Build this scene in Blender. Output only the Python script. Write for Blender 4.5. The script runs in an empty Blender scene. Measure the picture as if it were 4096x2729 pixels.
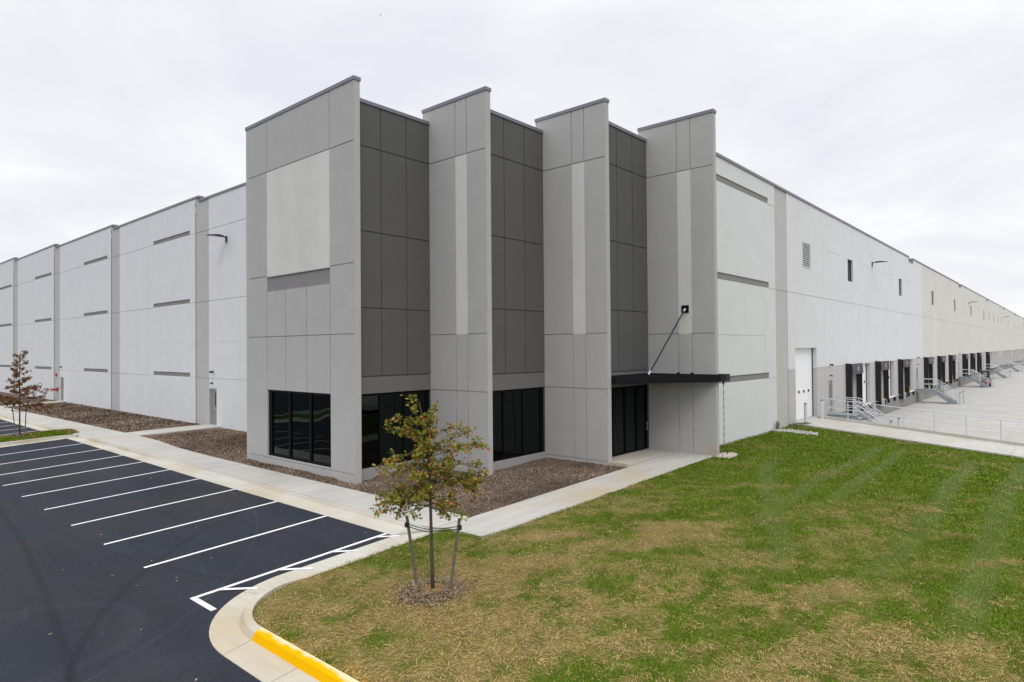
import bpy, math, random
import numpy as np
from mathutils import Vector, Matrix
R = math.radians
sc = bpy.context.scene
col = sc.collection

# ---------------------------------------------------------------- camera
CAM = Vector((-13.753, -19.549, 5.193))
yaw, pitch, roll = R(41.139), R(0.725), R(-0.471)
fwd = Vector((math.cos(yaw)*math.cos(pitch), math.sin(yaw)*math.cos(pitch), math.sin(pitch)))
rt = Vector((math.sin(yaw), -math.cos(yaw), 0)); up = rt.cross(fwd)
rt2 = rt*math.cos(roll) + up*math.sin(roll); up2 = -rt*math.sin(roll) + up*math.cos(roll)
cd = bpy.data.cameras.new('camera'); cam = bpy.data.objects.new('camera', cd); col.objects.link(cam)
m = Matrix((rt2, up2, -fwd)).transposed().to_4x4(); m.translation = CAM
cam.matrix_world = m
cd.sensor_width = 36; cd.lens = 2567.5/4096*36; cd.clip_start = .1; cd.clip_end = 3000
sc.camera = cam

# ---------------------------------------------------------------- world: overcast daylight
SUN_EL, SUN_AZ = R(48), R(-126)      # azimuth of the sun measured in the XY plane from +X
w = bpy.data.worlds.new("World"); sc.world = w; w.use_nodes = True
nt = w.node_tree; N = nt.nodes; L = nt.links; N.clear()
def nn(t, **k):
    n = N.new(t)
    for a, b in k.items(): setattr(n, a, b)
    return n
out = nn('ShaderNodeOutputWorld')
sky = nn('ShaderNodeTexSky'); sky.sky_type = 'NISHITA'; sky.sun_disc = False
sky.sun_elevation = SUN_EL; sky.sun_rotation = R(90) - SUN_AZ; sky.dust_density = 3
bs = nn('ShaderNodeBackground'); bs.inputs[1].default_value = .08; L.new(sky.outputs[0], bs.inputs[0])
tc = nn('ShaderNodeTexCoord'); sep = nn('ShaderNodeSeparateXYZ'); L.new(tc.outputs['Generated'], sep.inputs[0])
# cloud deck: project the direction on a flat layer
zz = nn('ShaderNodeMath', operation='ADD'); zz.inputs[1].default_value = .16; L.new(sep.outputs[2], zz.inputs[0])
zc = nn('ShaderNodeMath', operation='MAXIMUM'); zc.inputs[1].default_value = .05; L.new(zz.outputs[0], zc.inputs[0])
dx = nn('ShaderNodeMath', operation='DIVIDE'); L.new(sep.outputs[0], dx.inputs[0]); L.new(zc.outputs[0], dx.inputs[1])
dy = nn('ShaderNodeMath', operation='DIVIDE'); L.new(sep.outputs[1], dy.inputs[0]); L.new(zc.outputs[0], dy.inputs[1])
cb = nn('ShaderNodeCombineXYZ'); L.new(dx.outputs[0], cb.inputs[0]); L.new(dy.outputs[0], cb.inputs[1])
n1 = nn('ShaderNodeTexNoise'); n1.inputs['Scale'].default_value = 1.1; n1.inputs['Detail'].default_value = 7; n1.inputs['Roughness'].default_value = .55
n1.inputs['Distortion'].default_value = .4
L.new(cb.outputs[0], n1.inputs['Vector'])
cr = nn('ShaderNodeValToRGB'); L.new(n1.outputs[0], cr.inputs[0])
cr.color_ramp.elements[0].position = .34; cr.color_ramp.elements[0].color = (.74, .76, .815, 1)
cr.color_ramp.elements[1].position = .66; cr.color_ramp.elements[1].color = (.94, .945, .955, 1)
e = cr.color_ramp.elements.new(.5); e.color = (.83, .84, .875, 1)
# the deck is brighter overhead than near the horizon
mr = nn('ShaderNodeMapRange'); mr.inputs[1].default_value = .46; mr.inputs[2].default_value = 1; mr.inputs[3].default_value = 1.0; mr.inputs[4].default_value = 2.3
L.new(sep.outputs[2], mr.inputs[0])
mx = nn('ShaderNodeVectorMath', operation='SCALE'); L.new(cr.outputs[0], mx.inputs[0]); L.new(mr.outputs[0], mx.inputs['Scale'])
bc = nn('ShaderNodeBackground'); bc.inputs[1].default_value = 1.15; L.new(mx.outputs[0], bc.inputs[0])
ms = nn('ShaderNodeMixShader'); ms.inputs[0].default_value = .93
L.new(bs.outputs[0], ms.inputs[1]); L.new(bc.outputs[0], ms.inputs[2]); L.new(ms.outputs[0], out.inputs[0])

sd = bpy.data.lights.new('sun', 'SUN'); sd.energy = .8; sd.angle = R(25); sd.color = (1, .96, .9)
so = bpy.data.objects.new('sun', sd); col.objects.link(so)
sdir = Vector((math.cos(SUN_AZ)*math.cos(SUN_EL), math.sin(SUN_AZ)*math.cos(SUN_EL), math.sin(SUN_EL)))
so.rotation_euler = sdir.to_track_quat('Z', 'Y').to_euler()
sc.view_settings.view_transform = 'Standard'; sc.view_settings.look = 'None'; sc.view_settings.exposure = 0.0; sc.view_settings.gamma = 1
sc.cycles.max_bounces = 6; sc.cycles.transparent_max_bounces = 8
sc.cycles.use_denoising = True

rng = random.Random(7)
nr = np.random.default_rng(11)

# ---------------------------------------------------------------- materials
MATS = {}
def srgb(c):
    return tuple(((x/255)/12.92 if x/255 <= .04045 else ((x/255+.055)/1.055)**2.4) for x in c)
def mat(name, c, rough=.85, metal=0, var=.03, scale=1.2, streak=0, bump=0, bscale=60, c2=None, fac2=(.45, .65), s2=1.5, spec=.3, speck=0, speckscale=250, attr=False):
    if name in MATS: return MATS[name]
    M = bpy.data.materials.new(name); M.use_nodes = True; t = M.node_tree; n = t.nodes; l = t.links
    b = n['Principled BSDF']; b.inputs['Roughness'].default_value = rough; b.inputs['Metallic'].default_value = metal
    b.inputs['Specular IOR Level'].default_value = spec
    tcn = n.new('ShaderNodeTexCoord'); co = tcn.outputs['Object']
    if attr:
        at = n.new('ShaderNodeAttribute'); at.attribute_name = 'Col'; cur = at.outputs['Color']
    else:
        rgb = n.new('ShaderNodeRGB'); rgb.outputs[0].default_value = (*c, 1); cur = rgb.outputs[0]
    def noise(s, det=4, vec=None):
        q = n.new('ShaderNodeTexNoise'); q.inputs['Scale'].default_value = s; q.inputs['Detail'].default_value = det
        l.new(vec or co, q.inputs['Vector']); return q.outputs[0]
    def mrange(src, a, b_, c_, d):
        q = n.new('ShaderNodeMapRange'); q.inputs[1].default_value = a; q.inputs[2].default_value = b_; q.inputs[3].default_value = c_; q.inputs[4].default_value = d
        l.new(src, q.inputs[0]); return q.outputs[0]
    def scl(cu, f):
        q = n.new('ShaderNodeVectorMath'); q.operation = 'SCALE'; l.new(cu, q.inputs[0]); l.new(f, q.inputs['Scale']); return q.outputs[0]
    if c2 is not None:
        q = n.new('ShaderNodeMix'); q.data_type = 'RGBA'; l.new(mrange(noise(s2, 6), fac2[0], fac2[1], 0, 1), q.inputs[0]); l.new(cur, q.inputs[6]); q.inputs[7].default_value = (*c2, 1); cur = q.outputs[2]
    if var: cur = scl(cur, mrange(noise(scale), .3, .7, 1-var, 1+var))
    if streak:
        mp = n.new('ShaderNodeMapping'); mp.inputs['Scale'].default_value = (.8, .8, .07); l.new(co, mp.inputs[0])
        cur = scl(cur, mrange(noise(1.0, 5, mp.outputs[0]), .3, .7, 1-streak, 1+streak))
    if speck: cur = scl(cur, mrange(noise(speckscale, 2), .3, .7, 1-speck, 1+speck))
    l.new(cur, b.inputs['Base Color'])
    if bump:
        bp = n.new('ShaderNodeBump'); bp.inputs['Strength'].default_value = bump; bp.inputs['Distance'].default_value = .02
        l.new(noise(bscale, 3), bp.inputs['Height']); l.new(bp.outputs[0], b.inputs['Normal'])
    MATS[name] = M; return M
panel = dict(rough=.9, streak=.012, bump=.05, bscale=30, speck=.018, speckscale=30)
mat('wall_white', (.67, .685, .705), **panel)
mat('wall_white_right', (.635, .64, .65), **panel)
mat('wall_beige', (.60, .585, .545), var=.04, scale=.25, **panel)
mat('pier_gray', (.47, .462, .46), **panel)
mat('fin_gray', (.42, .416, .412), **panel)
mat('dark_gray', (.103, .101, .101), **panel)
mat('beam_gray', (.145, .142, .142), **panel)
mat('sill_gray_shaded', (.30, .298, .295), **panel)  # fin gray darkened: shade below the recessed windows is put into the colour
mat('band_gray', (.24, .232, .232), **panel)
mat('cream', (.61, .605, .585), **dict(panel, streak=.04))
mat('lower_gray', (.46, .45, .435), **panel)
mat('dock_gray', (.25, .24, .23), **panel)
mat('coping', (.20, .205, .24), rough=.45, metal=.3, var=.03)
mat('roofing', (.6, .6, .6), rough=.9)
mat('black_frame', (.005, .005, .006), rough=.6, var=0, spec=.1)
mat('canopy_black', (.007, .007, .009), rough=.4, var=0, spec=.15)
mat('rod_metal', (.03, .03, .045), rough=.35, metal=.6, var=0)
mat('door_gray', (.24, .235, .23), rough=.5, var=.02)
mat('door_white', (.80, .81, .83), rough=.5, var=.015)
mat('galv', (.56, .59, .62), rough=.5, metal=.2, var=.12, scale=6, spec=.5)
mat('galv_dark', (.30, .34, .37), rough=.5, metal=.4, var=.15, scale=4)
mat('tread', (.33, .37, .39), rough=.6, metal=.3, var=.2, scale=20)
mat('bollard_cap', (.22, .20, .18), rough=.8)
mat('rubber', (.012, .012, .014), rough=.75, var=.1, spec=.3)
mat('shelter_fabric', (.016, .017, .022), rough=.6, var=.4, scale=5, bump=.6, bscale=8)
mat('header_fabric', (.085, .08, .083), rough=.85, var=.25, scale=14, bump=.8, bscale=10)
mat('logo_white', (.75, .75, .75), rough=.6, var=0)
mat('yellow_strip', (.75, .46, .02), rough=.6, var=.1)
mat('red_paint', (.42, .02, .03), rough=.4, var=.1)
mat('blue_black', (.02, .02, .05), rough=.4, var=0)
mat('louver', (.62, .62, .62), rough=.5, metal=.2, var=0)
mat('inside', (.008, .008, .008), rough=.9)
mat('white_paint', (.80, .80, .82), rough=.7, var=.05, scale=9, c2=(.55, .55, .56), fac2=(.66, .8), s2=6, speck=.04, speckscale=60)
mat('yellow_paint', (.75, .40, .0), rough=.8, var=.03, scale=8, spec=.05)
mat('wood', (.15, .13, .10), rough=.9, var=.25, scale=15)
mat('bark', (.085, .07, .052), rough=.95, var=.3, scale=25, bump=.6, bscale=60)
mat('strap', (.02, .025, .025), rough=.6, var=0)
mat('leaf', (0, 0, 0), rough=.7, var=.15, scale=9, spec=.12, attr=True)
mat('blade', (0, 0, 0), rough=.9, var=0, spec=.03, attr=True)
mat('stone_white', (.50, .455, .385), rough=.8, var=.25, scale=12)
mat('stone_gray', (.42, .40, .36), rough=.85, var=.35, scale=9)
mat('chain_metal', (.16, .13, .10), rough=.5, metal=.6, var=.1)
mat('hose', (.20, .18, .14), rough=.7)
mat('forklift_orange', (.45, .09, .02), rough=.4)
mat('forklift_black', (.02, .02, .022), rough=.5)
mat('concrete_court', (.56, .545, .51), rough=.88, var=.06, scale=.35, c2=(.62, .60, .55), s2=.12, speck=.05, speckscale=14)
mat('hopper', (.74, .74, .73), rough=.6)

def concrete(name, a, b_, stain, ax):
    """broom-finished concrete with blotches and a tan stain"""
    M = bpy.data.materials.new(name); M.use_nodes = True; t = M.node_tree; n = t.nodes; l = t.links
    b = n['Principled BSDF']; b.inputs['Roughness'].default_value = .9; b.inputs['Specular IOR Level'].default_value = .25
    co = n.new('ShaderNodeTexCoord').outputs['Object']
    def noise(s, det=5, sc3=(1, 1, 1)):
        mp = n.new('ShaderNodeMapping'); mp.inputs['Scale'].default_value = sc3; l.new(co, mp.inputs[0])
        q = n.new('ShaderNodeTexNoise'); q.inputs['Scale'].default_value = s; q.inputs['Detail'].default_value = det; l.new(mp.outputs[0], q.inputs['Vector']); return q.outputs[0]
    def mixc(f, lo, hi, A, B):
        mr_ = n.new('ShaderNodeMapRange'); mr_.inputs[1].default_value = lo; mr_.inputs[2].default_value = hi; l.new(f, mr_.inputs[0])
        q = n.new('ShaderNodeMix'); q.data_type = 'RGBA'; l.new(mr_.outputs[0], q.inputs[0])
        if isinstance(A, tuple): q.inputs[6].default_value = (*A, 1)
        else: l.new(A, q.inputs[6])
        if isinstance(B, tuple): q.inputs[7].default_value = (*B, 1)
        else: l.new(B, q.inputs[7])
        return q.outputs[2]
    c = mixc(noise(.55), .38, .62, a, b_)
    c = mixc(noise(.33, 6), .52, .68, c, stain)
    br = noise(1.0, 4, (.5, 7, 1) if ax == 'x' else (7, .5, 1))
    mr_ = n.new('ShaderNodeMapRange'); mr_.inputs[1].default_value = .3; mr_.inputs[2].default_value = .7; mr_.inputs[3].default_value = .93; mr_.inputs[4].default_value = 1.06; l.new(br, mr_.inputs[0])
    s = n.new('ShaderNodeVectorMath'); s.operation = 'SCALE'; l.new(c, s.inputs[0]); l.new(mr_.outputs[0], s.inputs['Scale'])
    sp = n.new('ShaderNodeMapRange'); sp.inputs[1].default_value = .3; sp.inputs[2].default_value = .7; sp.inputs[3].default_value = .93; sp.inputs[4].default_value = 1.06; l.new(noise(45, 2), sp.inputs[0])
    s2 = n.new('ShaderNodeVectorMath'); s2.operation = 'SCALE'; l.new(s.outputs[0], s2.inputs[0]); l.new(sp.outputs[0], s2.inputs['Scale'])
    l.new(s2.outputs[0], b.inputs['Base Color'])
    bp = n.new('ShaderNodeBump'); bp.inputs['Strength'].default_value = .2; bp.inputs['Distance'].default_value = .01; l.new(noise(50, 3), bp.inputs['Height']); l.new(bp.outputs[0], b.inputs['Normal'])
    MATS[name] = M
concrete('sidewalk', (.44, .43, .40), (.50, .485, .45), (.50, .455, .365), 'x')
concrete('path', (.44, .425, .39), (.48, .46, .42), (.45, .385, .28), 'x')
concrete('gutter', (.50, .46, .38), (.54, .52, .46), (.48, .41, .30), 'y')
concrete('ramp_conc', (.45, .435, .39), (.50, .485, .45), (.45, .42, .35), 'x')
concrete('court', (.41, .40, .375), (.46, .45, .425), (.44, .415, .36), 'y')

def glass_mat(name, tint, wob=0, ior=1.6):
    M = bpy.data.materials.new(name); M.use_nodes = True; t = M.node_tree; n = t.nodes; l = t.links; n.clear()
    o = n.new('ShaderNodeOutputMaterial'); tr = n.new('ShaderNodeBsdfTransparent'); tr.inputs[0].default_value = (*tint, 1)
    g = n.new('ShaderNodeBsdfGlossy'); g.inputs['Roughness'].default_value = .01; g.inputs[0].default_value = (.8, .95, .95, 1)
    fr = n.new('ShaderNodeFresnel'); fr.inputs[0].default_value = ior
    mx_ = n.new('ShaderNodeMixShader'); l.new(fr.outputs[0], mx_.inputs[0]); l.new(tr.outputs[0], mx_.inputs[1]); l.new(g.outputs[0], mx_.inputs[2]); l.new(mx_.outputs[0], o.inputs[0])
    if wob:
        co = n.new('ShaderNodeTexCoord').outputs['Object']; q = n.new('ShaderNodeTexNoise'); q.inputs['Scale'].default_value = .9; q.inputs['Detail'].default_value = 0; l.new(co, q.inputs['Vector'])
        bp = n.new('ShaderNodeBump'); bp.inputs['Strength'].default_value = wob; bp.inputs['Distance'].default_value = .02; l.new(q.outputs[0], bp.inputs['Height']); l.new(bp.outputs[0], g.inputs['Normal'])
    MATS[name] = M
glass_mat('glass', (.010, .012, .012), .6, 1.40)
glass_mat('glass_small', (.05, .05, .055), 0, 1.35)

# asphalt: fine aggregate, slight lane-wise tone, faint tyre arcs
def asphalt():
    M = bpy.data.materials.new('asphalt'); M.use_nodes = True; t = M.node_tree; n = t.nodes; l = t.links
    b = n['Principled BSDF']; b.inputs['Roughness'].default_value = .9; b.inputs['Specular IOR Level'].default_value = .2
    co = n.new('ShaderNodeTexCoord').outputs['Object']
    def noise(s, det=5, sc3=(1, 1, 1), dist=0):
        mp = n.new('ShaderNodeMapping'); mp.inputs['Scale'].default_value = sc3; l.new(co, mp.inputs[0])
        q = n.new('ShaderNodeTexNoise'); q.inputs['Scale'].default_value = s; q.inputs['Detail'].default_value = det; q.inputs['Distortion'].default_value = dist; l.new(mp.outputs[0], q.inputs['Vector']); return q.outputs[0]
    def mr_(f, lo, hi, a, c):
        q = n.new('ShaderNodeMapRange'); q.inputs[1].default_value = lo; q.inputs[2].default_value = hi; q.inputs[3].default_value = a; q.inputs[4].default_value = c; l.new(f, q.inputs[0]); return q.outputs[0]
    def scl(cu, f):
        q = n.new('ShaderNodeVectorMath'); q.operation = 'SCALE'; l.new(cu, q.inputs[0]); l.new(f, q.inputs['Scale']); return q.outputs[0]
    mixn = n.new('ShaderNodeMix'); mixn.data_type = 'RGBA'; l.new(mr_(noise(.22, 4), .4, .62, 0, 1), mixn.inputs[0])
    mixn.inputs[6].default_value = (.0215, .0255, .036, 1); mixn.inputs[7].default_value = (.028, .028, .033, 1)
    c = scl(mixn.outputs[2], mr_(noise(.6, 5, (1, .25, 1)), .3, .7, .86, 1.18))
    c = scl(c, mr_(noise(55, 3), .25, .75, .5, 1.6)); c = scl(c, mr_(noise(16, 3), .3, .7, .88, 1.14))
    # tyre arcs: rings round two turning centres
    def arc(cx, cy, r, wd, amt):
        nonlocal c
        sp = n.new('ShaderNodeVectorMath'); sp.operation = 'DISTANCE'
        mp = n.new('ShaderNodeMapping'); mp.inputs['Scale'].default_value = (1, 1, 0); l.new(co, mp.inputs[0])
        l.new(mp.outputs[0], sp.inputs[0]); sp.inputs[1].default_value = (cx, cy, 0)
        a = n.new('ShaderNodeMath'); a.operation = 'SUBTRACT'; l.new(sp.outputs['Value'], a.inputs[0]); a.inputs[1].default_value = r
        ab = n.new('ShaderNodeMath'); ab.operation = 'ABSOLUTE'; l.new(a.outputs[0], ab.inputs[0])
        f = mr_(ab.outputs[0], wd*.4, wd, amt, 1.0)
        c = scl(c, f)
    arc(-173.4, 19.5, 165.0, .11, .80); arc(2.1, -12.0, 13.6, .10, .78); arc(30.9, 4.9, 39.3, .14, .88); arc(-10.8, -5.2, 1.8, .22, 1.16); arc(-16.6, 4.4, 13.47, .05, 1.25); arc(-12, -16, 8.4, .5, 1.12)
    # faint light scuffs
    c = scl(c, mr_(noise(.9, 6, (2.5, .4, 1), 1.2), .62, .75, 1.0, 1.28))
    l.new(c, b.inputs['Base Color'])
    bp = n.new('ShaderNodeBump'); bp.inputs['Strength'].default_value = .5; bp.inputs['Distance'].default_value = .01; l.new(noise(90, 2), bp.inputs['Height']); l.new(bp.outputs[0], b.inputs['Normal'])
    MATS['asphalt'] = M
asphalt()
mat('mulch_ground', (.185, .13, .095), rough=.95, var=.3, scale=1.2, c2=(.075, .052, .036), fac2=(.35, .62), s2=9, speck=.45, speckscale=28, bump=1.0, bscale=22)
mat('far_ground', (.055, .07, .045), rough=.95, var=.3, scale=.1)

# ---------------------------------------------------------------- mesh helpers
class MB:
    def __init__(s): s.v = []; s.f = []
    def box(s, x0, x1, y0, y1, z0, z1):
        i = len(s.v); s.v += [(x0, y0, z0), (x1, y0, z0), (x1, y1, z0), (x0, y1, z0), (x0, y0, z1), (x1, y0, z1), (x1, y1, z1), (x0, y1, z1)]
        s.f += [(i, i+3, i+2, i+1), (i+4, i+5, i+6, i+7), (i, i+1, i+5, i+4), (i+1, i+2, i+6, i+5), (i+2, i+3, i+7, i+6), (i+3, i, i+4, i+7)]
        return s
    def poly(s, pts):
        i = len(s.v); s.v += [tuple(p) for p in pts]; s.f.append(tuple(range(i, i+len(pts)))); return s
    def prism(s, pts, z0, z1, top=None):
        """vertical prism over a CCW outline; z1 number or function(x,y)"""
        n = len(pts); i = len(s.v); fz = (lambda x, y: z1) if not callable(z1) else z1
        s.v += [(x, y, z0 if not callable(z0) else z0(x, y)) for x, y in pts] + [(x, y, fz(x, y)) for x, y in pts]
        s.f.append(tuple(range(i+n, i+2*n)))
        for k in range(n):
            j = (k+1) % n; s.f.append((i+k, i+j, i+n+j, i+n+k))
        return s
    def tube(s, path, r, n=8, cap=True):
        path = [Vector(p) for p in path]; rs = r if isinstance(r, (list, tuple)) else [r]*len(path)
        rings = []
        for k, p in enumerate(path):
            a = path[max(0, k-1)]; b = path[min(len(path)-1, k+1)]; d = (b-a).normalized()
            u = d.cross(Vector((0, 0, 1)));
            if u.length < 1e-3: u = d.cross(Vector((1, 0, 0)))
            u.normalize(); v = d.cross(u); i = len(s.v)
            for q in range(n):
                an = 2*math.pi*q/n; s.v.append(tuple(p + (u*math.cos(an) + v*math.sin(an))*rs[k]))
            rings.append(i)
        for a, b in zip(rings, rings[1:]):
            for q in range(n):
                j = (q+1) % n; s.f.append((a+q, a+j, b+j, b+q))
        if cap:
            s.f.append(tuple(rings[0]+q for q in range(n))[::-1]); s.f.append(tuple(rings[-1]+q for q in range(n)))
        return s
    def torus(s, c, r, rr, axis='x', n=16, m_=6, sx=1, sz=1):
        pts = []
        for k in range(n+1):
            a = 2*math.pi*k/n; p = (0, math.cos(a)*r*sx, math.sin(a)*r*sz) if axis == 'x' else (math.cos(a)*r*sx, 0, math.sin(a)*r*sz)
            pts.append((c[0]+p[0], c[1]+p[1], c[2]+p[2]))
        return s.tube(pts, rr, m_, False)
    def build(s, name, mt, parent=None, smooth=False):
        me = bpy.data.meshes.new(name); me.from_pydata(s.v, [], s.f); me.validate(); me.update()
        o = bpy.data.objects.new(name, me); col.objects.link(o); me.materials.append(MATS[mt])
        if smooth: me.shade_smooth()
        if parent: o.parent = parent
        return o
def box(name, mt, parent, *a): return MB().box(*a).build(name, mt, parent)
def tag(o, label=None, cat=None, group=None, kind=None):
    if label: o['label'] = label
    if cat: o['category'] = cat
    if group: o['group'] = group
    if kind: o['kind'] = kind
    return o
def thing(name, label, cat, loc=(0, 0, 0), group=None):
    o = bpy.data.objects.new(name, None); col.objects.link(o); o.location = loc; o.empty_display_size = .2
    return tag(o, label, cat, group)
def copy_tree(o, parent=None, loc=None, label=None, group=None):
    c = o.copy(); col.objects.link(c); c.parent = parent
    if loc is not None: c.location = loc
    if label: c['label'] = label
    if group: c['group'] = group
    for ch in list(o.children): copy_tree(ch, c)
    return c

def relief(axis, const, outd, u0, u1, z0, z1, base, ops, mats, parent, extra=None, smooth=False):
    """Wall face as a real relief: ops paint (u0,u1,z0,z1,depth,key) over a base cell; key None keeps the colour and adds
    depth (a groove); key '' is a hole with a jamb of that depth.  One mesh for each key."""
    us = {u0, u1}; zs = {z0, z1}
    for o in ops:
        for a in o[:2]:
            if u0 < a < u1: us.add(round(a, 4))
        for a in o[2:4]:
            if z0 < a < z1: zs.add(round(a, 4))
    us = sorted(us); zs = sorted(zs); nu, nz = len(us)-1, len(zs)-1
    cu = np.array([(a+b)/2 for a, b in zip(us, us[1:])]); cz = np.array([(a+b)/2 for a, b in zip(zs, zs[1:])])
    D = np.zeros((nu, nz)); K = np.full((nu, nz), base, dtype=object)
    for a, b, c, d, dep, key in ops:
        mk = ((cu > a) & (cu < b))[:, None] & ((cz > c) & (cz < d))[None, :]
        if key is None: D[mk] += dep
        else: D[mk] = dep; K[mk] = key
    B = {}
    def P(u, z, d):
        return (const - outd*d, u, z) if axis == 'x' else (u, const - outd*d, z)
    def mb(k): return B.setdefault(k, MB())
    for i in range(nu):
        for j in range(nz):
            k = K[i, j]; d = D[i, j]
            if k != '':
                q = [P(us[i], zs[j], d), P(us[i+1], zs[j], d), P(us[i+1], zs[j+1], d), P(us[i], zs[j+1], d)]
                if (axis == 'x') == (outd < 0): q = q[::-1]
                mb(k).poly(q)
            for di, dj in ((1, 0), (0, 1)):
                ii, jj = i+di, j+dj
                if ii >= nu or jj >= nz: continue
                d2 = D[ii, jj]
                if abs(d2-d) < 1e-6: continue
                ks = k if d < d2 else K[ii, jj]
                if ks == '': ks = K[ii, jj] or k or base
                lo, hi = min(d, d2), max(d, d2)
                if di: q = [P(us[ii], zs[j], lo), P(us[ii], zs[j+1], lo), P(us[ii], zs[j+1], hi), P(us[ii], zs[j], hi)]
                else: q = [P(us[i], zs[jj], lo), P(us[i+1], zs[jj], lo), P(us[i+1], zs[jj], hi), P(us[i], zs[jj], hi)]
                mb(ks).poly(q)
    if extra: extra(mb)
    res = {}
    for k, b in B.items():
        nm = k.split(':')[0]; res[k] = b.build(nm, mats[nm], parent)
    return res
G = .02; GD = .028
def vg(u, z0, z1, g=G, d=GD): return (u-g, u+g, z0, z1, d, None)
def hg(z, u0, u1, g=G, d=GD): return (u0, u1, z-g, z+g, d, None)

# ---------------------------------------------------------------- ground heights
def ss(t): t = np.clip(t, 0, 1); return t*t*(3-2*t)
def za(x, y): return .25 + .048*(np.maximum(x, -9)+2.9) + .012*(np.minimum(x, -9)+9) + .05*ss((y-10)/14) + .0008*np.maximum(0, y-24)
def sz(x, y): return .39 + .07*ss((y-8)/10) + .0008*np.maximum(0, y-24)
def pz(x): return np.clip(.385 + (x+.65)*.0222, .385, .672)
def rz(y): return .687 + .0845*(np.minimum(y, -7.7)+7.7)*np.where(y > -7.7, 0, 1)
def lawn_h(x, y):
    a = np.where(x < -2, .385 + .045*(x+2), pz(x))
    a = a + .10*ss((-7.5-y)/4)*ss((x+8)/4)*(1-ss((x-8)/8))
    b = rz(y) - .03
    s = ss((x-8)/16)
    return a*(1-s) + (b-.05)*s

def grid_sheet(name, mt, xs, ys, zf, kind='structure', colf=None, smooth=True):
    X, Y = np.meshgrid(np.array(xs, float), np.array(ys, float), indexing='ij'); Z = zf(X, Y)
    nx, ny = X.shape; me = bpy.data.meshes.new(name)
    idx = np.arange(nx*ny).reshape(nx, ny)
    f = np.stack([idx[:-1, :-1], idx[1:, :-1], idx[1:, 1:], idx[:-1, 1:]], -1).reshape(-1, 4)
    me.vertices.add(nx*ny); me.vertices.foreach_set('co', np.stack([X, Y, Z], -1).reshape(-1).astype('f'))
    me.loops.add(f.size); me.loops.foreach_set('vertex_index', f.reshape(-1)); me.polygons.add(len(f)); me.polygons.foreach_set('loop_start', np.arange(0, f.size, 4))
    me.update(calc_edges=True); me.validate()
    if colf is not None:
        c = np.ones((nx*ny, 4), 'f'); c[:, :3] = colf(X.reshape(-1), Y.reshape(-1)); a = me.color_attributes.new('Col', 'FLOAT_COLOR', 'POINT'); a.data.foreach_set('color', c.reshape(-1))
    if smooth: me.shade_smooth()
    me.materials.append(MATS[mt]); o = bpy.data.objects.new(name, me); col.objects.link(o); return tag(o, kind=kind)

# far ground under everything (drops under the truck court)
o = MB().poly([(-900, -900, -1.25), (900, -900, -1.25), (900, 900, -1.25), (-900, 900, -1.25)]).build('ground', 'far_ground'); tag(o, kind='structure')
grid_sheet('parking_lot', 'asphalt', list(np.arange(-84, -9, 2.5))+[-9, -6, -2.6], list(np.arange(-70, 140, 2.0)), za)
o = box('far_verge', 'far_ground', None, -190, -84.2, -80, 150, -1, .05); tag(o, kind='structure')

# ---------------------------------------------------------------- curb and gutter (near corner)
def arcpts(cx, cy, r, a0, a1, n): return [(cx+r*math.cos(R(a0+(a1-a0)*k/n)), cy+r*math.sin(R(a0+(a1-a0)*k/n))) for k in range(n+1)]
ya, yf, yt, yg = -5.89, -6.42, -6.50, -6.76          # asphalt edge, face base, face top, grass edge along the X run
xa, xf, xt, xg = -8.70, -8.14, -8.08, -7.92          # the same along the Y run
def run(yy, xx, r, dy):
    """path: along -X at y=yy, round the corner, then along -Y at x=xx"""
    return [(-2.0-(i*.5), yy) for i in range(0, 7)] + arcpts(xx+r, yy-r, r, 90, 180, 18) + [(xx, yy-r-.0 - k*1.0) for k in range(1, 60)]
def rp(yy, xx, r):
    p = []
    xs_ = np.linspace(-2.05, xx+r, 9)[:-1]
    p += [(float(x), yy) for x in xs_] + arcpts(xx+r, yy-r, r, 90, 180, 18)
    ye = -75.0; ys0 = yy-r
    p += [(xx, float(y)) for y in np.linspace(ys0, -12, 8)[1:]] + [(xx, float(y)) for y in np.linspace(-12, ye, 12)[1:]]
    return p
PA, PF, PT, PG = rp(ya, xa, 2.6), rp(yf, xf, 1.95), rp(yt, xt, 1.9), rp(yg, xg, 1.6)
def curbh(i, n):        # height of the curb: flush near the sidewalk, full .15 on the bend
    x, y = PT[i]
    return .012 + .145*float(ss((-x-4.8)/2.0)) if y > -6.9 else .157
segs = {'gutter': MB(), 'curb': MB(), 'painted_curb': MB()}
n = len(PA)
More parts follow.
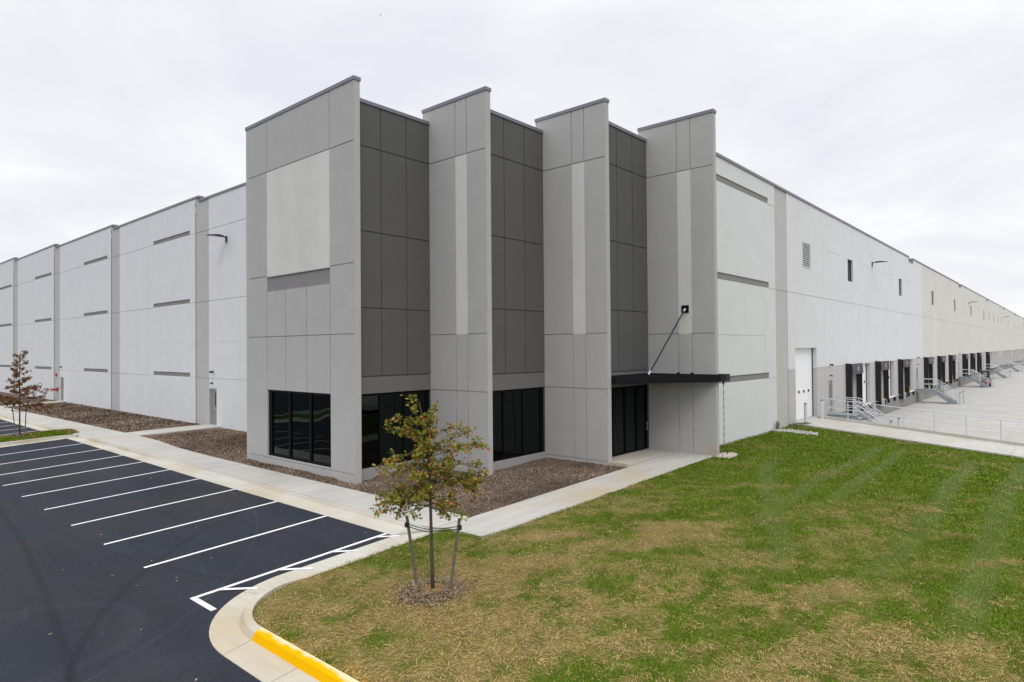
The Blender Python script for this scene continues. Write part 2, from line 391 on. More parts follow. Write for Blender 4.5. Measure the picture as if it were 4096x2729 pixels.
for i in range(n-1):
    def Q(P, k, h): x, y = P[k]; return (x, y, float(za(x, y))+h)
    segs['gutter'].poly([Q(PA, i, .012), Q(PA, i+1, .012), Q(PF, i+1, .014), Q(PF, i, .014)])
    segs['gutter'].poly([Q(PA, i, -.1), Q(PA, i+1, -.1), Q(PA, i+1, .012), Q(PA, i, .012)])
    k = 'painted_curb' if PT[i][1] < -8.3 and PT[i][0] < -8 else 'curb'
    # rounded front edge: face, bevel, top
    h0, h1 = curbh(i, n), curbh(i+1, n)
    def M3(k_, h):
        x0, y0 = PT[k_]; x1, y1 = PG[k_]; return (x0+(x1-x0)*.22, y0+(y1-y0)*.22, float(za(x0, y0))+h)
    segs[k].poly([Q(PF, i, .014), Q(PF, i+1, .014), Q(PT, i+1, max(.015, h1-.02)), Q(PT, i, max(.015, h0-.02))])
    segs[k].poly([Q(PT, i, max(.015, h0-.02)), Q(PT, i+1, max(.015, h1-.02)), M3(i+1, h1), M3(i, h0)])
    segs[k].poly([M3(i, h0), M3(i+1, h1), Q(PG, i+1, h1), Q(PG, i, h0)])
    segs['curb'].poly([Q(PG, i, h0), Q(PG, i+1, h1), Q(PG, i+1, -.2), Q(PG, i, -.2)])
# paint fades out across the top of the yellow length
def yellow_mat():
    M = MATS['yellow_paint'].copy(); M.name = 'yellow_curb_paint'; t = M.node_tree; n = t.nodes; l = t.links; b = n['Principled BSDF']
    src = b.inputs['Base Color'].links[0].from_socket
    co = n.new('ShaderNodeTexCoord').outputs['Object']; sp = n.new('ShaderNodeSeparateXYZ'); l.new(co, sp.inputs[0])
    q = n.new('ShaderNodeTexNoise'); q.inputs['Scale'].default_value = 3.5; q.inputs['Detail'].default_value = 4; l.new(co, q.inputs['Vector'])
    mr_ = n.new('ShaderNodeMapRange'); mr_.inputs[1].default_value = .3; mr_.inputs[2].default_value = .7; mr_.inputs[3].default_value = -.05; mr_.inputs[4].default_value = .05; l.new(q.outputs[0], mr_.inputs[0])
    ad = n.new('ShaderNodeMath'); ad.operation = 'ADD'; l.new(sp.outputs[0], ad.inputs[0]); l.new(mr_.outputs[0], ad.inputs[1])
    m2 = n.new('ShaderNodeMapRange'); m2.inputs[1].default_value = -8.03; m2.inputs[2].default_value = -7.95; l.new(ad.outputs[0], m2.inputs[0])
    mx_ = n.new('ShaderNodeMix'); mx_.data_type = 'RGBA'; l.new(m2.outputs[0], mx_.inputs[0]); l.new(src, mx_.inputs[6]); mx_.inputs[7].default_value = (.72, .60, .36, 1)
    l.new(mx_.outputs[2], b.inputs['Base Color']); MATS['yellow_curb'] = M
yellow_mat()
tag(segs['gutter'].build('gutter', 'gutter'), kind='structure'); tag(segs['curb'].build('curb', 'gutter'), kind='structure')
tag(segs['painted_curb'].build('yellow_painted_curb', 'yellow_curb'), kind='structure')
# contraction joints across the near gutter
jm = MB()
for i in (3, 13, 26, 29, 31):
    if i < n-1:
        (x0, y0), (x1, y1) = PA[i], PF[i]; d = Vector((y1-y0, -(x1-x0), 0)).normalized()*.004; z0 = float(za(x0, y0))+.017; z1 = float(za(x1, y1))+.019
        jm.poly([(x0-d.x, y0-d.y, z0), (x1-d.x, y1-d.y, z1), (x1+d.x, y1+d.y, z1), (x0+d.x, y0+d.y, z0)])
mat('joint_dark', (.27, .25, .20), var=0)
tag(jm.build('gutter_joints', 'joint_dark'), kind='structure')

# ---------------------------------------------------------------- gutter, curb and sidewalk along the lot
def cx_(y): return -2.38 - .004*max(0, y-24)       # curb line
def gx_(y): return -2.93 + .06*float(ss((y-5)/8))
def mx__(y): return float(np.interp(y, [-6.5, 12, 14.2, 17.0, 20.4, 28, 44, 130], [-.70, -.68, -.64, -.36, -.27, -.33, -.6, -1.2]))
def cfh(y): return .15*float(ss((y-9)/7))+.0       # how proud the curb face is
gm = MB(); cm = MB(); sm = MB(); basem = MB()
ys_ = [-5.89]+list(np.arange(-5, 110, 1.0))
for y0, y1 in zip(ys_, ys_[1:]):
    y0 = float(y0); y1 = float(y1)
    def zc(y): return float(sz(0, y))
    def zg(y, x): return float(za(x, y))
    def fb(y): return max(zc(y)-cfh(y)-.05*(1-float(ss((y-9)/7))), zg(y, cx_(y))+.015)
    gm.poly([(gx_(y0), y0, zg(y0, gx_(y0))+.012), (cx_(y0), y0, fb(y0)), (cx_(y1), y1, fb(y1)), (gx_(y1), y1, zg(y1, gx_(y1))+.012)])
    gm.poly([(gx_(y0), y0, zg(y0, gx_(y0))-.1), (gx_(y0), y0, zg(y0, gx_(y0))+.012), (gx_(y1), y1, zg(y1, gx_(y1))+.012), (gx_(y1), y1, zg(y1, gx_(y1))-.1)])
    cm.poly([(cx_(y0), y0, fb(y0)), (cx_(y0)+.03, y0, zc(y0)), (cx_(y1)+.03, y1, zc(y1)), (cx_(y1), y1, fb(y1))])
    cm.poly([(cx_(y0)+.03, y0, zc(y0)), (cx_(y0)+.17, y0, zc(y0)), (cx_(y1)+.17, y1, zc(y1)), (cx_(y1)+.03, y1, zc(y1))])
tag(gm.build('gutter', 'gutter'), kind='structure'); tag(cm.build('curb', 'gutter'), kind='structure')
y = -6.5; slabs = []
while y < 105:
    y2 = y+1.52; g = .005
    for a, b in ((y, (y+y2)/2), ((y+y2)/2, y2)):
        aa = a+(g if a == y else 0); bb = b-(g if b == y2 else 0)
        i = len(sm.v); x0a = cx_(a)+.185; x0b = cx_(b)+.185
        sm.v += [(x0a, aa, float(sz(0, a))), (mx__(a), aa, float(sz(0, a))+.012), (mx__(b), bb, float(sz(0, b))+.012), (x0b, bb, float(sz(0, b))),
                 (mx__(a), aa, .1), (mx__(b), bb, .1)]
        sm.f += [(i, i+1, i+2, i+3), (i+1, i+4, i+5, i+2)]
    for yy in (y,):
        basem.poly([(cx_(y)+.17, y, float(sz(0, y))-.012), (mx__(y), y, float(sz(0, y))), (mx__(y2), y2, float(sz(0, y2))), (cx_(y2)+.17, y2, float(sz(0, y2))-.012)])
    y = y2
# ground plate and slabs around the corner where the entrance path starts
def slab(mb, pts, zf, g=.005, thick=.35):
    c = Vector((sum(p[0] for p in pts)/len(pts), sum(p[1] for p in pts)/len(pts)))
    q = [];
    for p in pts:
        v = Vector(p)-c; L_ = v.length; q.append(tuple(c+v*(1-g*1.4/L_)))
    mb.prism(q, lambda x, y: float(zf(x, y))-thick, lambda x, y: float(zf(x, y)))
swz = lambda x, y: sz(x, y)+.012*(x+2.2)/1.5
tag(sm.build('sidewalk', 'sidewalk'), kind='structure')
tag(basem.build('sidewalk_base', 'joint_dark'), kind='structure')
pm = MB()
corner_z = lambda x, y: np.where(x < -.7, .385 + .0*x, pz(x))+0.0
slab(pm, [(-2.93, -5.89), (-1.9, -6.6), (-1.85, -7.0), (-.7, -6.5), (-2.2, -6.5+.61-.0)][:0] or [(-2.195, -6.48), (-1.87, -6.75), (-1.85, -8.05), (-.7, -8.1), (-.7, -6.48)], lambda x, y: .388)
slab(pm, [(-2.93, -5.87), (-2.9, -5.93), (-2.05, -6.55), (-2.2, -6.5), (-2.2, -5.87)], lambda x, y: .30+.1*(x+2.9)/.75)
x = -.7
for x2 in (.9, 2.5, 4.1, 5.7, 7.3, 8.9, 10.5, 12.1):
    slab(pm, [(x, -8.1-.01*(x)), (x2, -8.1-.01*(x2)), (x2, -6.48), (x, -6.48)], lambda xx, yy: pz(xx)); x = x2
for a, b in ((8.02, 10.0), (10.0, 11.97)):
    slab(pm, [(a, -6.47), (b, -6.47), (b, -5.2), (a, -5.2)], lambda xx, yy: .680+0*xx)
tag(pm.build('entrance_path', 'path'), kind='structure')
basep = MB(); basep.prism([(-.7, -8.05), (12.05, -8.17), (12.05, -6.5), (-.7, -6.45)], lambda x, y: float(pz(x))-.3, lambda x, y: float(pz(x))-.01)
tag(basep.build('path_base', 'joint_dark'), kind='structure')
# walks from the sidewalk to the two side doors
for (a0, a1, b0, b1) in ((20.38, 22.44, 19.15, 21.2), (51.0, 52.9, 50.9, 52.8)):
    wm = MB(); xs4 = [mx__(a0)-.0, 1.1, 2.5, 3.87]
    zz0 = float(sz(0, a0))+.012
    for xa_, xb_ in zip(xs4, xs4[1:]):
        f = lambda x: (x-xs4[0])/(3.87-xs4[0])
        slab(wm, [(xa_, a0+(b0-a0)*f(xa_)), (xb_, a0+(b0-a0)*f(xb_)), (xb_, a1+(b1-a1)*f(xb_)), (xa_, a1+(b1-a1)*f(xa_))], lambda xx, yy: zz0+.006+(.675-zz0)*f(xx))
    tag(wm.build('door_walk', 'sidewalk'), kind='structure')

# painted lines
lm = MB()
def stripe(mb, p, q, wd, lift=.006, zf=None):
    p = Vector(p); q = Vector(q); d = (q-p); n_ = Vector((-d.y, d.x)).normalized()*wd/2; k = max(1, int(d.length/.8))
    f = zf or (lambda x, y: float(za(x, y)))
    for i in range(k):
        a = p+d*(i/k); b = p+d*((i+1)/k)
        lm.poly([(c.x, c.y, f(c.x, c.y)+lift) for c in (a-n_, b-n_, b+n_, a+n_)])
for yy in (20.7, 17.7, 14.73, 12.05, 9.08, 6.12, 3.15, .22, -2.66): stripe(lm, (-2.86, yy), (-7.93, yy), .105)
for yy in (29.6, 32.2, 34.85, 37.35, 40.0, 42.7): stripe(lm, (-2.95, yy), (-8.0, yy), .105)
stripe(lm, (-2.92, -5.54), (-8.03, -5.54), .11)
stripe(lm, (-7.97, -5.6), (-7.97, -6.50), .12)
def hz(x, y): return float(za(x, y))
for (ax_, ay_, bx_, by_) in ((-3.28, -5.6, -2.88, -6.02), (-4.62, -5.6, -4.2, -6.05), (-6.05, -5.6, -5.55, -6.16), (-7.42, -5.6, -6.9, -6.2)):
    stripe(lm, (ax_, ay_), (bx_, by_), .10, .020)
tag(lm.build('parking_line_paint', 'white_paint'), kind='structure')

# grass island with its curb
im = MB(); isl_o = [(-26, 24.05), (-3.3, 24.05), (-2.41, 23.80), (-2.41, 27.6), (-3.2, 27.4), (-26, 27.4)]
isl_i = [(-26, 24.22), (-3.3, 24.22), (-2.2, 24.0), (-1.98, 25.4), (-2.25, 26.7), (-3.2, 27.15), (-26, 27.15)]
iz = lambda x, y: float(sz(0, y))+.02*0 + (.035*(min(x, -3)+3))
curb_i = MB(); 
ring_o = [(-26, 24.05), (-14, 24.05), (-8, 24.05), (-3.4, 24.05), (-2.7, 23.95), (-2.42, 23.62)]
ring_i = [(-26, 24.24), (-14, 24.24), (-8, 24.24), (-3.4, 24.24), (-2.62, 24.14), (-2.22, 23.85)]
for k in range(5):
    a, b, c, d = ring_o[k], ring_o[k+1], ring_i[k+1], ring_i[k]
    curb_i.poly([(*a, float(za(*a))-.05), (*b, float(za(*b))-.05), (*b, iz(*b)), (*a, iz(*a))]); curb_i.poly([(*a, iz(*a)), (*b, iz(*b)), (*c, iz(*c)), (*d, iz(*d))])
    a2, b2 = (a[0], a[1]-.42), (b[0], b[1]-.42*(1 if k < 3 else .5))
    curb_i.poly([(*a2, float(za(*a2))+.01), (*b2, float(za(*b2))+.01), (*b, float(za(*b))+.02), (*a, float(za(*a))+.02)])
for k in range(2):
    x0, x1 = ((-26, -3.2), (-3.2, -2.38))[k]
    curb_i.box(x0, x1, 27.15, 27.32, .0, .0+iz((x0+x1)/2 if k else -8, 27)+.0)
tag(curb_i.build('island_curb', 'gutter'), kind='structure')

# ---------------------------------------------------------------- vegetation colour field
def vnoise(x, y, s, seed):
    x = np.asarray(x)*s; y = np.asarray(y)*s; xi = np.floor(x).astype(int); yi = np.floor(y).astype(int); fx = x-xi; fy = y-yi; fx = fx*fx*(3-2*fx); fy = fy*fy*(3-2*fy)
    def h(a, b): 
        v = np.sin(a*127.1+b*311.7+seed*74.7)*43758.5453; return v-np.floor(v)
    return (h(xi, yi)*(1-fx)+h(xi+1, yi)*fx)*(1-fy)+(h(xi, yi+1)*(1-fx)+h(xi+1, yi+1)*fx)*fy
def fbm(x, y, s, seed, o=4):
    t = 0; a = .5; n_ = 0
    for k in range(o): t = t+a*vnoise(x+k*17.3, y-k*9.1, s*2**k, seed+k); n_ += a; a *= .55
    return t/n_
def green(x, y):
    """0 straw, 1 fresh grass.  Straw lies thick near the curb and tree, the grass is fuller towards the ramp"""
    cam_d = ((x+13.75)*math.sin(yaw) - (y+19.55)*math.cos(yaw))     # metres to the right of the camera axis
    bias = .385 + .40*ss((cam_d-1)/8) + .24*ss((x-4)/9) + .25*np.clip(wheel(x, y), 0, 1)
    # mowing direction streaks run roughly along the camera's right
    n1_ = fbm(x*.75-y*.66, (x*.66+y*.75)*1.9, .55, 3, 4); n2_ = fbm(x, y, 2.6, 9, 3)
    n3_ = fbm(x*.9, y*1.3, 7.0, 15, 2); v = bias + (n1_-.5)*1.7 + (n2_-.5)*1.2 + (n3_-.5)*.8
    dt_ = np.hypot(x+5.0, y+9.72); v = v - .6*(1-ss((dt_-.7)/1.3)) 
    return np.clip(v*1.15, 0, 1)
def wheel(x, y):
    """0..1 inside the pale wheel tracks pressed into the grass, parallel to the entrance path"""
    t = 0
    for xs_t, ys_t, wd_t in (([-1, 1.6, 3.3, 6.6, 10.4, 14], [-15, -14.4, -13.7, -12.3, -10.9, -10.2], .30), ([2, 6, 9, 15.4, 23], [-13.3, -13.15, -12.95, -12.85, -12.3], .26), ([5, 10.5, 15, 23], [-14.2, -14.07, -13.83, -13.2], .24),
                             ([0, 2, 5.7, 9, 15.6, 23], [-16.2, -16.5, -16.65, -16.6, -16.3, -16.0], .30), ([-2, 3.5, 11.5, 21, 25], [-18.1, -18.06, -17.95, -17.8, -17.7], .30)):
        dd_ = np.abs(y-np.interp(x, xs_t, ys_t)); f = ss((x-xs_t[0])/2.5)*ss((xs_t[-1]-x)/2.5); t = np.maximum(t, f*(1-ss((dd_-wd_t*.45)/(wd_t*.9))))
    return t*(.45+.75*fbm(x, y, .8, 61, 3))
def in_lawn(x, y):
    """signed metres inside the lawn"""
    d = np.minimum(x-xg, np.where(x > -1.85, -8.1-.01*x-y, yg-y))
    # rounded curb corner
    cxx, cyy, rr = xg+1.6, yg-1.6, 1.6
    dc = rr-np.hypot(x-cxx, y-cyy); d = np.where((x < cxx) & (y > cyy), np.minimum(dc, d), d)
    d = np.minimum(d, 25.42-x)
    d = np.where(x > 12.3, np.minimum(25.42-x, -7.08-y), np.minimum(d, np.where(x > 12.0, 99, 99)))
    d = np.where((x > 11.98) & (x <= 12.3), np.minimum(25-x, -8.36-y), d)
    return d
def lawn_z(X, Y):
    d = in_lawn(X, Y); return lawn_h(X, Y) + .02*(fbm(X, Y, 1.2, 5, 2)-.5) - np.where(d < 0, np.minimum(.3, -d*1.5), 0)
def soilcol(x, y):
    g = green(x, y)[:, None]; n_ = fbm(x, y, 3.5, 21, 3)[:, None]
    return (np.array([.19, .145, .06])*(.6+.8*n_))*(1-g) + (np.array([.075, .110, .014])*(.6+.8*n_))*g
xs = np.concatenate([np.arange(-8.6, 26.0, .2)]); ysl = np.concatenate([np.arange(-60, -24, 1.5), np.arange(-24, -6.5, .2)])
grid_sheet('lawn', 'blade', xs, ysl, lawn_z, colf=soilcol)

def blades(name, X, Y, Z, h, wd, az, lean, colr, kind='stuff', curl=None):
    """one bent triangle per blade, all in one mesh"""
    n_ = len(X); dxu = np.cos(az); dyu = np.sin(az); px = -dyu*wd/2; py = dxu*wd/2
    lx = dxu*np.sin(lean)*h; ly = dyu*np.sin(lean)*h; lz = np.cos(lean)*h
    V = np.empty((n_, 3, 3), 'f')
    V[:, 0] = np.stack([X-px, Y-py, Z], -1); V[:, 1] = np.stack([X+px, Y+py, Z], -1); V[:, 2] = np.stack([X+lx, Y+ly, Z+lz], -1)
    me = bpy.data.meshes.new(name); me.vertices.add(n_*3); me.vertices.foreach_set('co', V.reshape(-1))
    me.loops.add(n_*3); me.loops.foreach_set('vertex_index', np.arange(n_*3)); me.polygons.add(n_); me.polygons.foreach_set('loop_start', np.arange(0, n_*3, 3))
    me.update(calc_edges=True); c = np.ones((n_, 3, 4), 'f'); c[:, :, :3] = colr[:, None, :]
    a = me.color_attributes.new('Col', 'FLOAT_COLOR', 'POINT'); a.data.foreach_set('color', c.reshape(-1))
    me.materials.append(MATS['blade']); o = bpy.data.objects.new(name, me); col.objects.link(o); return o
def straws(name, X, Y, Z, ln, wd, az, tilt, colr, mt='blade'):
    n_ = len(X); ux = np.cos(az)*np.cos(tilt)*ln/2; uy = np.sin(az)*np.cos(tilt)*ln/2; uz = np.sin(tilt)*ln/2; px = -np.sin(az)*wd/2; py = np.cos(az)*wd/2
    V = np.empty((n_, 4, 3), 'f')
    V[:, 0] = np.stack([X-ux-px, Y-uy-py, Z-uz], -1); V[:, 1] = np.stack([X+ux-px, Y+uy-py, Z+uz], -1); V[:, 2] = np.stack([X+ux+px, Y+uy+py, Z+uz], -1); V[:, 3] = np.stack([X-ux+px, Y-uy+py, Z-uz], -1)
    me = bpy.data.meshes.new(name); me.vertices.add(n_*4); me.vertices.foreach_set('co', V.reshape(-1))
    me.loops.add(n_*4); me.loops.foreach_set('vertex_index', np.arange(n_*4)); me.polygons.add(n_); me.polygons.foreach_set('loop_start', np.arange(0, n_*4, 4))
    me.update(calc_edges=True); c = np.ones((n_, 4, 4), 'f'); c[:, :, :3] = colr[:, None, :]
    a = me.color_attributes.new('Col', 'FLOAT_COLOR', 'POINT'); a.data.foreach_set('color', c.reshape(-1))
    me.materials.append(MATS[mt]); o = bpy.data.objects.new(name, me); col.objects.link(o); return o
GREENS = np.array([[.120, .198, .009], [.085, .155, .006], [.195, .265, .020], [.052, .102, .004]])
STRAW = np.array([[.48, .34, .125], [.36, .245, .08], [.64, .50, .23], [.21, .14, .045]])
def seen(x, y, marg=6):
    vx = x-CAM.x; vy = y-CAM.y; f = vx*math.cos(yaw)+vy*math.sin(yaw); s_ = vx*math.sin(yaw)-vy*math.cos(yaw)
    return (f > 6.5) & (np.abs(s_) < f*.82+marg*.35)
def scatter(nw, x0, x1, y0, y1, d0, d1, inside):
    X = nr.uniform(x0, x1, nw); Y = nr.uniform(y0, y1, nw); D = np.hypot(X-CAM.x, Y-CAM.y)
    k = seen(X, Y) & (D >= d0) & (D < d1) & (inside(X, Y) > 0.0)
    return X[k], Y[k], D[k]
tree_spot = lambda X, Y: np.hypot((X+5.0), (Y+9.72))
parts_g = []; parts_s = []
for d0, d1, dens, hh, ww in ((8, 13, 2600, .05, .0075), (13, 19, 1500, .055, .011), (19, 27, 620, .06, .018), (27, 46, 240, .07, .032)):
    area = 34*24.0; X, Y, D = scatter(int(area*dens), -8.2, 25.8, -30, -6.5, d0, d1, lambda x, y: in_lawn(x, y)+.03)
    g = green(X, Y); k = nr.random(len(X)) < (.32+.68*g); k &= tree_spot(X, Y) > .75
    X, Y, g = X[k], Y[k], g[k]; n_ = len(X); c = GREENS[nr.integers(0, 4, n_)]*nr.uniform(.6, 1.4, (n_, 1))*(.72+.56*fbm(X, Y, .9, 88, 3))[:, None]; mixs = (nr.random(n_) > .55+.45*g)[:, None]; c = np.where(mixs, STRAW[nr.integers(0, 4, n_)]*.75, c)
    wt = np.clip(wheel(X, Y)*.65, 0, .6)[:, None]; c = c*(1-wt)+np.array([.27, .31, .15])*nr.uniform(.8, 1.2, (n_, 1))*wt
    parts_g.append((X, Y, hh*nr.uniform(.5, 1.25, n_)*(.6+.5*g)*(1-.4*wt[:, 0]), ww*nr.uniform(.7, 1.3, n_), nr.uniform(0, 6.28, n_), nr.uniform(.1, 1.15, n_), c))
    X, Y, D = scatter(int(area*dens*.62), -8.2, 25.8, -30, -6.5, d0, d1, lambda x, y: in_lawn(x, y)-.02)
    g = green(X, Y); k = nr.random(len(X)) < np.clip(1.05-.98*g, .09, 1); k &= tree_spot(X, Y) > .45*nr.random(len(X))
    X, Y, g = X[k], Y[k], g[k]; n_ = len(X); c = STRAW[nr.integers(0, 4, n_)]*nr.uniform(.75, 1.25, (n_, 1))*(1.0 if d0 < 13 else .93 if d0 < 19 else .85)
    azn = vnoise(X, Y, 1.8, 40)*9+nr.normal(0, .55, n_)
    parts_s.append((X, Y, nr.uniform(.025, .10, n_)*(1+.012*d0), ww*nr.uniform(.4, .75, n_)*(1.0 if d0 < 13 else .7), azn, nr.normal(0, .16, n_), c, g))
J = [np.concatenate([p[i] for p in parts_g]) for i in range(7)]
o = blades('grass', J[0], J[1], lawn_h(J[0], J[1])-.004, J[2], J[3], J[4], J[5], J[6]); tag(o, 'short green lawn grass between the curb, the building and the ramp', 'grass', kind='stuff')
J = [np.concatenate([p[i] for p in parts_s]) for i in range(8)]
ovs = (J[1] < -8.4) & (nr.random(len(J[0])) < .55*np.exp(-np.maximum(0, J[0]-xg)/.16)); J[6][ovs] = np.array([.70, .38, .02])
o = straws('straw', J[0], J[1], lawn_h(J[0], J[1])+nr.uniform(.008, .04, len(J[0])), J[2], J[3], J[4], J[5], J[6]); tag(o, 'loose tan straw scattered over the lawn', 'straw', kind='stuff')
print('blades', len(parts_g[0][0]), sum(len(p[0]) for p in parts_g), sum(len(p[0]) for p in parts_s))

# island grass
def isl_in(x, y): return np.minimum(np.minimum(y-24.26, 27.12-y), np.where(y < 24.6, -2.75-x+(y-24.26)*1.2, -2.02-x))
isl_z = lambda X, Y: np.array(sz(0, Y))+.035*(np.minimum(X, -3)+3)*1.0 + .09*ss(np.minimum(Y-24.2, 27.15-Y)/1.3)
grid_sheet('island_lawn', 'blade', np.concatenate([np.arange(-26, -8, 1.0), np.arange(-8, -1.85, .2)]), np.arange(24.2, 27.3, .16), lambda X, Y: isl_z(X, Y)-np.where(isl_in(X, Y) < -.0, .25, 0), colf=lambda x, y: np.tile(np.array([[.06, .10, .018]]), (len(x), 1))*(.6+.8*fbm(x, y, 2, 3, 2))[:, None])
X = nr.uniform(-12, -1.9, 26000); Y = nr.uniform(24.2, 27.2, 26000); k = isl_in(X, Y) > -.02; k &= np.hypot(X+4.7, Y-25.5) > .5; X, Y = X[k], Y[k]; n_ = len(X)
g = np.clip((fbm(X, Y, 1.2, 33, 3)-.36)*5, 0, 1); c = GREENS[nr.integers(0, 4, n_)]*nr.uniform(.8, 1.4, (n_, 1)); c = np.where((nr.random(n_) > .35+.65*g)[:, None], STRAW[nr.integers(0, 4, n_)]*.7, c)
o = blades('grass', X, Y, isl_z(X, Y), nr.uniform(.05, .11, n_), nr.uniform(.02, .04, n_), nr.uniform(0, 6.28, n_), nr.uniform(.1, 1, n_), c); tag(o, 'bright green grass on the curbed parking island', 'grass', kind='stuff')

# ---------------------------------------------------------------- mulch beds
def mul_h(X, Y):
    ed = sz(0, Y)+.0; wall = np.where(Y < 8, .47, .60); xx = np.where(Y < 8, (X+.7)/1.5, (X+.5)/4.2)
    base = ed*(1-ss(xx)) + wall*ss(xx)
    base = np.where(Y < -.2, .36+(pz(X)-.36)*ss((X+.7)/9)*.95, base)
    base = np.where((Y < 1.2) & (Y > -1.2) & (X < 1), .385, base)
    return base
mul_z = lambda X, Y: mul_h(X, Y)+.06*(fbm(X, Y, 1.3, 51, 3)-.5)+.035*(fbm(X, Y, 6, 57, 2)-.5)-.012
def in_mulch(x, y):
    mxe = np.interp(y, [-6.5, 12, 14.2, 17.0, 20.4, 28, 44, 130], [-.70, -.68, -.64, -.36, -.27, -.33, -.6, -1.2])
    return np.minimum(x-mxe, y+6.48)
grid_sheet('mulch_bed', 'mulch_ground', np.concatenate([[-.9], np.arange(-.69, 8.1, .14)]), np.concatenate([np.arange(-6.47, 24, .16), np.arange(24, 60, .4), np.arange(60, 130, 3)]), lambda X, Y: mul_z(X, Y)-np.where(in_mulch(X, Y) < -.01, .22, 0)-np.where((X > 7.9) & (Y > -5.6), .0, 0))
def chips(nw, x0, x1, y0, y1, sz_, zf, ok):
    X = nr.uniform(x0, x1, nw); Y = nr.uniform(y0, y1, nw); k = ok(X, Y); X, Y = X[k], Y[k]; n_ = len(X)
    base = np.array([[.33, .245, .185], [.20, .135, .09], [.105, .068, .045], [.43, .36, .30], [.27, .18, .12]])
    tone = np.clip(.8+.9*(fbm(X, Y, .5, 71, 3)-.5)*1.6, .5, 1.3)[:, None]
    c = base[nr.integers(0, 5, n_)]*nr.uniform(.7, 1.25, (n_, 1))*tone
    return X, Y, zf(X, Y)+nr.uniform(.0, .03, n_), sz_*nr.uniform(.6, 1.6, n_), sz_*.28*nr.uniform(.6, 1.4, n_), nr.uniform(0, 6.28, n_), nr.normal(0, .45, n_), c
okm = lambda x, y: (in_mulch(x, y) > .01) & (y > -6.4) & ~((x > 0) & (y > .3-.62*x) & (y < 7.9)) & ((x < 3.85) | (y < 7)) & ~((x > -.4) & (y > 19.1+(.3-.3*x)) & (y < 22.5-.32*x))
okw = lambda x, y: (in_mulch(x, y) < 0) & (in_mulch(x, y) > -.35*nr.random(len(x))**3) & (y > -7.2) & (x < 8)
A = [chips(9000, -1.1, 8.0, -7.0, 24, .035, lambda X, Y: np.where(Y < -6.48, pz(X), sz(0, Y)+.014), okw), chips(42000, -.7, 8.0, -6.45, 3, .055, mul_z, okm), chips(40000, -.7, 3.9, 3, 24, .075, mul_z, okm), chips(26000, -.7, 3.9, 24, 60, .13, mul_z, okm)]
J = [np.concatenate([p[i] for p in A]) for i in range(8)]
o = straws('wood_chips', *J); tag(o, 'brown and gray shredded bark mulch covering the beds along the walls', 'mulch', kind='stuff')

# ---------------------------------------------------------------- ramp, truck court
rm = MB(); yv = [-7.08]+[-7.7-1.9*k for k in range(0, 9)]
for a, b in zip(yv, yv[1:]):
    slab(rm, [(25.42, b), (29.5, b), (29.5, a), (25.42, a)], lambda x, y: float(rz(y)), thick=1.2)
tag(rm.build('truck_ramp', 'ramp_conc'), kind='structure')
cw = MB()
for a, b in zip([-7.35]+yv[1:], yv[1:]):
    f = lambda y, h: float(rz(y))+h
    i = len(cw.v); x0, x1 = 29.5, 29.7
    cw.v += [(x0, a, f(a, -.1)), (x0, a, f(a, .15)), (x1, a, f(a, .15)), (x1, a, -1.0), (x0, b, f(b, -.1)), (x0, b, f(b, .15)), (x1, b, f(b, .15)), (x1, b, -1.0)]
    cw.f += [(i, i+1, i+5, i+4), (i+1, i+2, i+6, i+5), (i+2, i+3, i+7, i+6), (i, i+3, i+2, i+1)]
rw = cw.build('retaining_curb', 'ramp_conc'); tag(rw, 'low concrete curb wall between the ramp and the truck court', 'wall')
crt = MB(); pitchx, pitchy = 5.0, 4.6; g = .005
xx = 29.7
while xx < 380:
    st = pitchx if xx < 120 else 20
    for k in range(0, 18):
        y1 = -7.1-k*pitchy; y0 = y1-pitchy
        zf = lambda y: -.76+.010*min(0, (y+7))*0
        crt.poly([(xx+g, y0+g, zf(y0)), (xx+st-g, y0+g, zf(y0)), (xx+st-g, y1-g, zf(y1)), (xx+g, y1-g, zf(y1))])
    xx += st
tag(crt.build('truck_court', 'court'), kind='structure')
o = MB().poly([(25.4, -95, -.775), (385, -95, -.775), (385, -7.1, -.775), (25.4, -7.1, -.775)]).build('court_base', 'joint_dark'); tag(o, kind='structure')

# ================================================================ THE WAREHOUSE
wh = thing('warehouse', 'long gray and white concrete panel warehouse with a stepped entrance of tall fins', 'warehouse')
ZT, J1, J2, J3, J6, ZB, ZD, J5 = 15.056, 12.852, 8.388, 5.798, 3.567, .687, 14.468, 4.207
T = .256; X = [0, 3.92, 7.927, 11.987]; Yf = [0, -2.878, -5.634, -8.336]; dd = [.347, -2.462, -5.188]
XL, WY = 3.874, -7.076
fm = dict(fin_wall='fin_gray', accent_panel='cream', accent_band='band_gray', dark_wall='dark_gray', wall='wall_white', pier='pier_gray', lower_wall='lower_gray', beige_wall='wall_beige', dock_wall='dock_gray', lintel='beam_gray', base_wall='sill_gray_shaded')
def cap(name, pts, z, parent, h=.135, mt='coping'):
    """metal coping on top of a wall: an outline prism with a small drip edge"""
    mb = MB(); mb.box(pts[0]+.018, pts[1]-.018, pts[2]+.018, pts[3]-.018, z, z+h)
    return mb.build('coping', mt, parent)
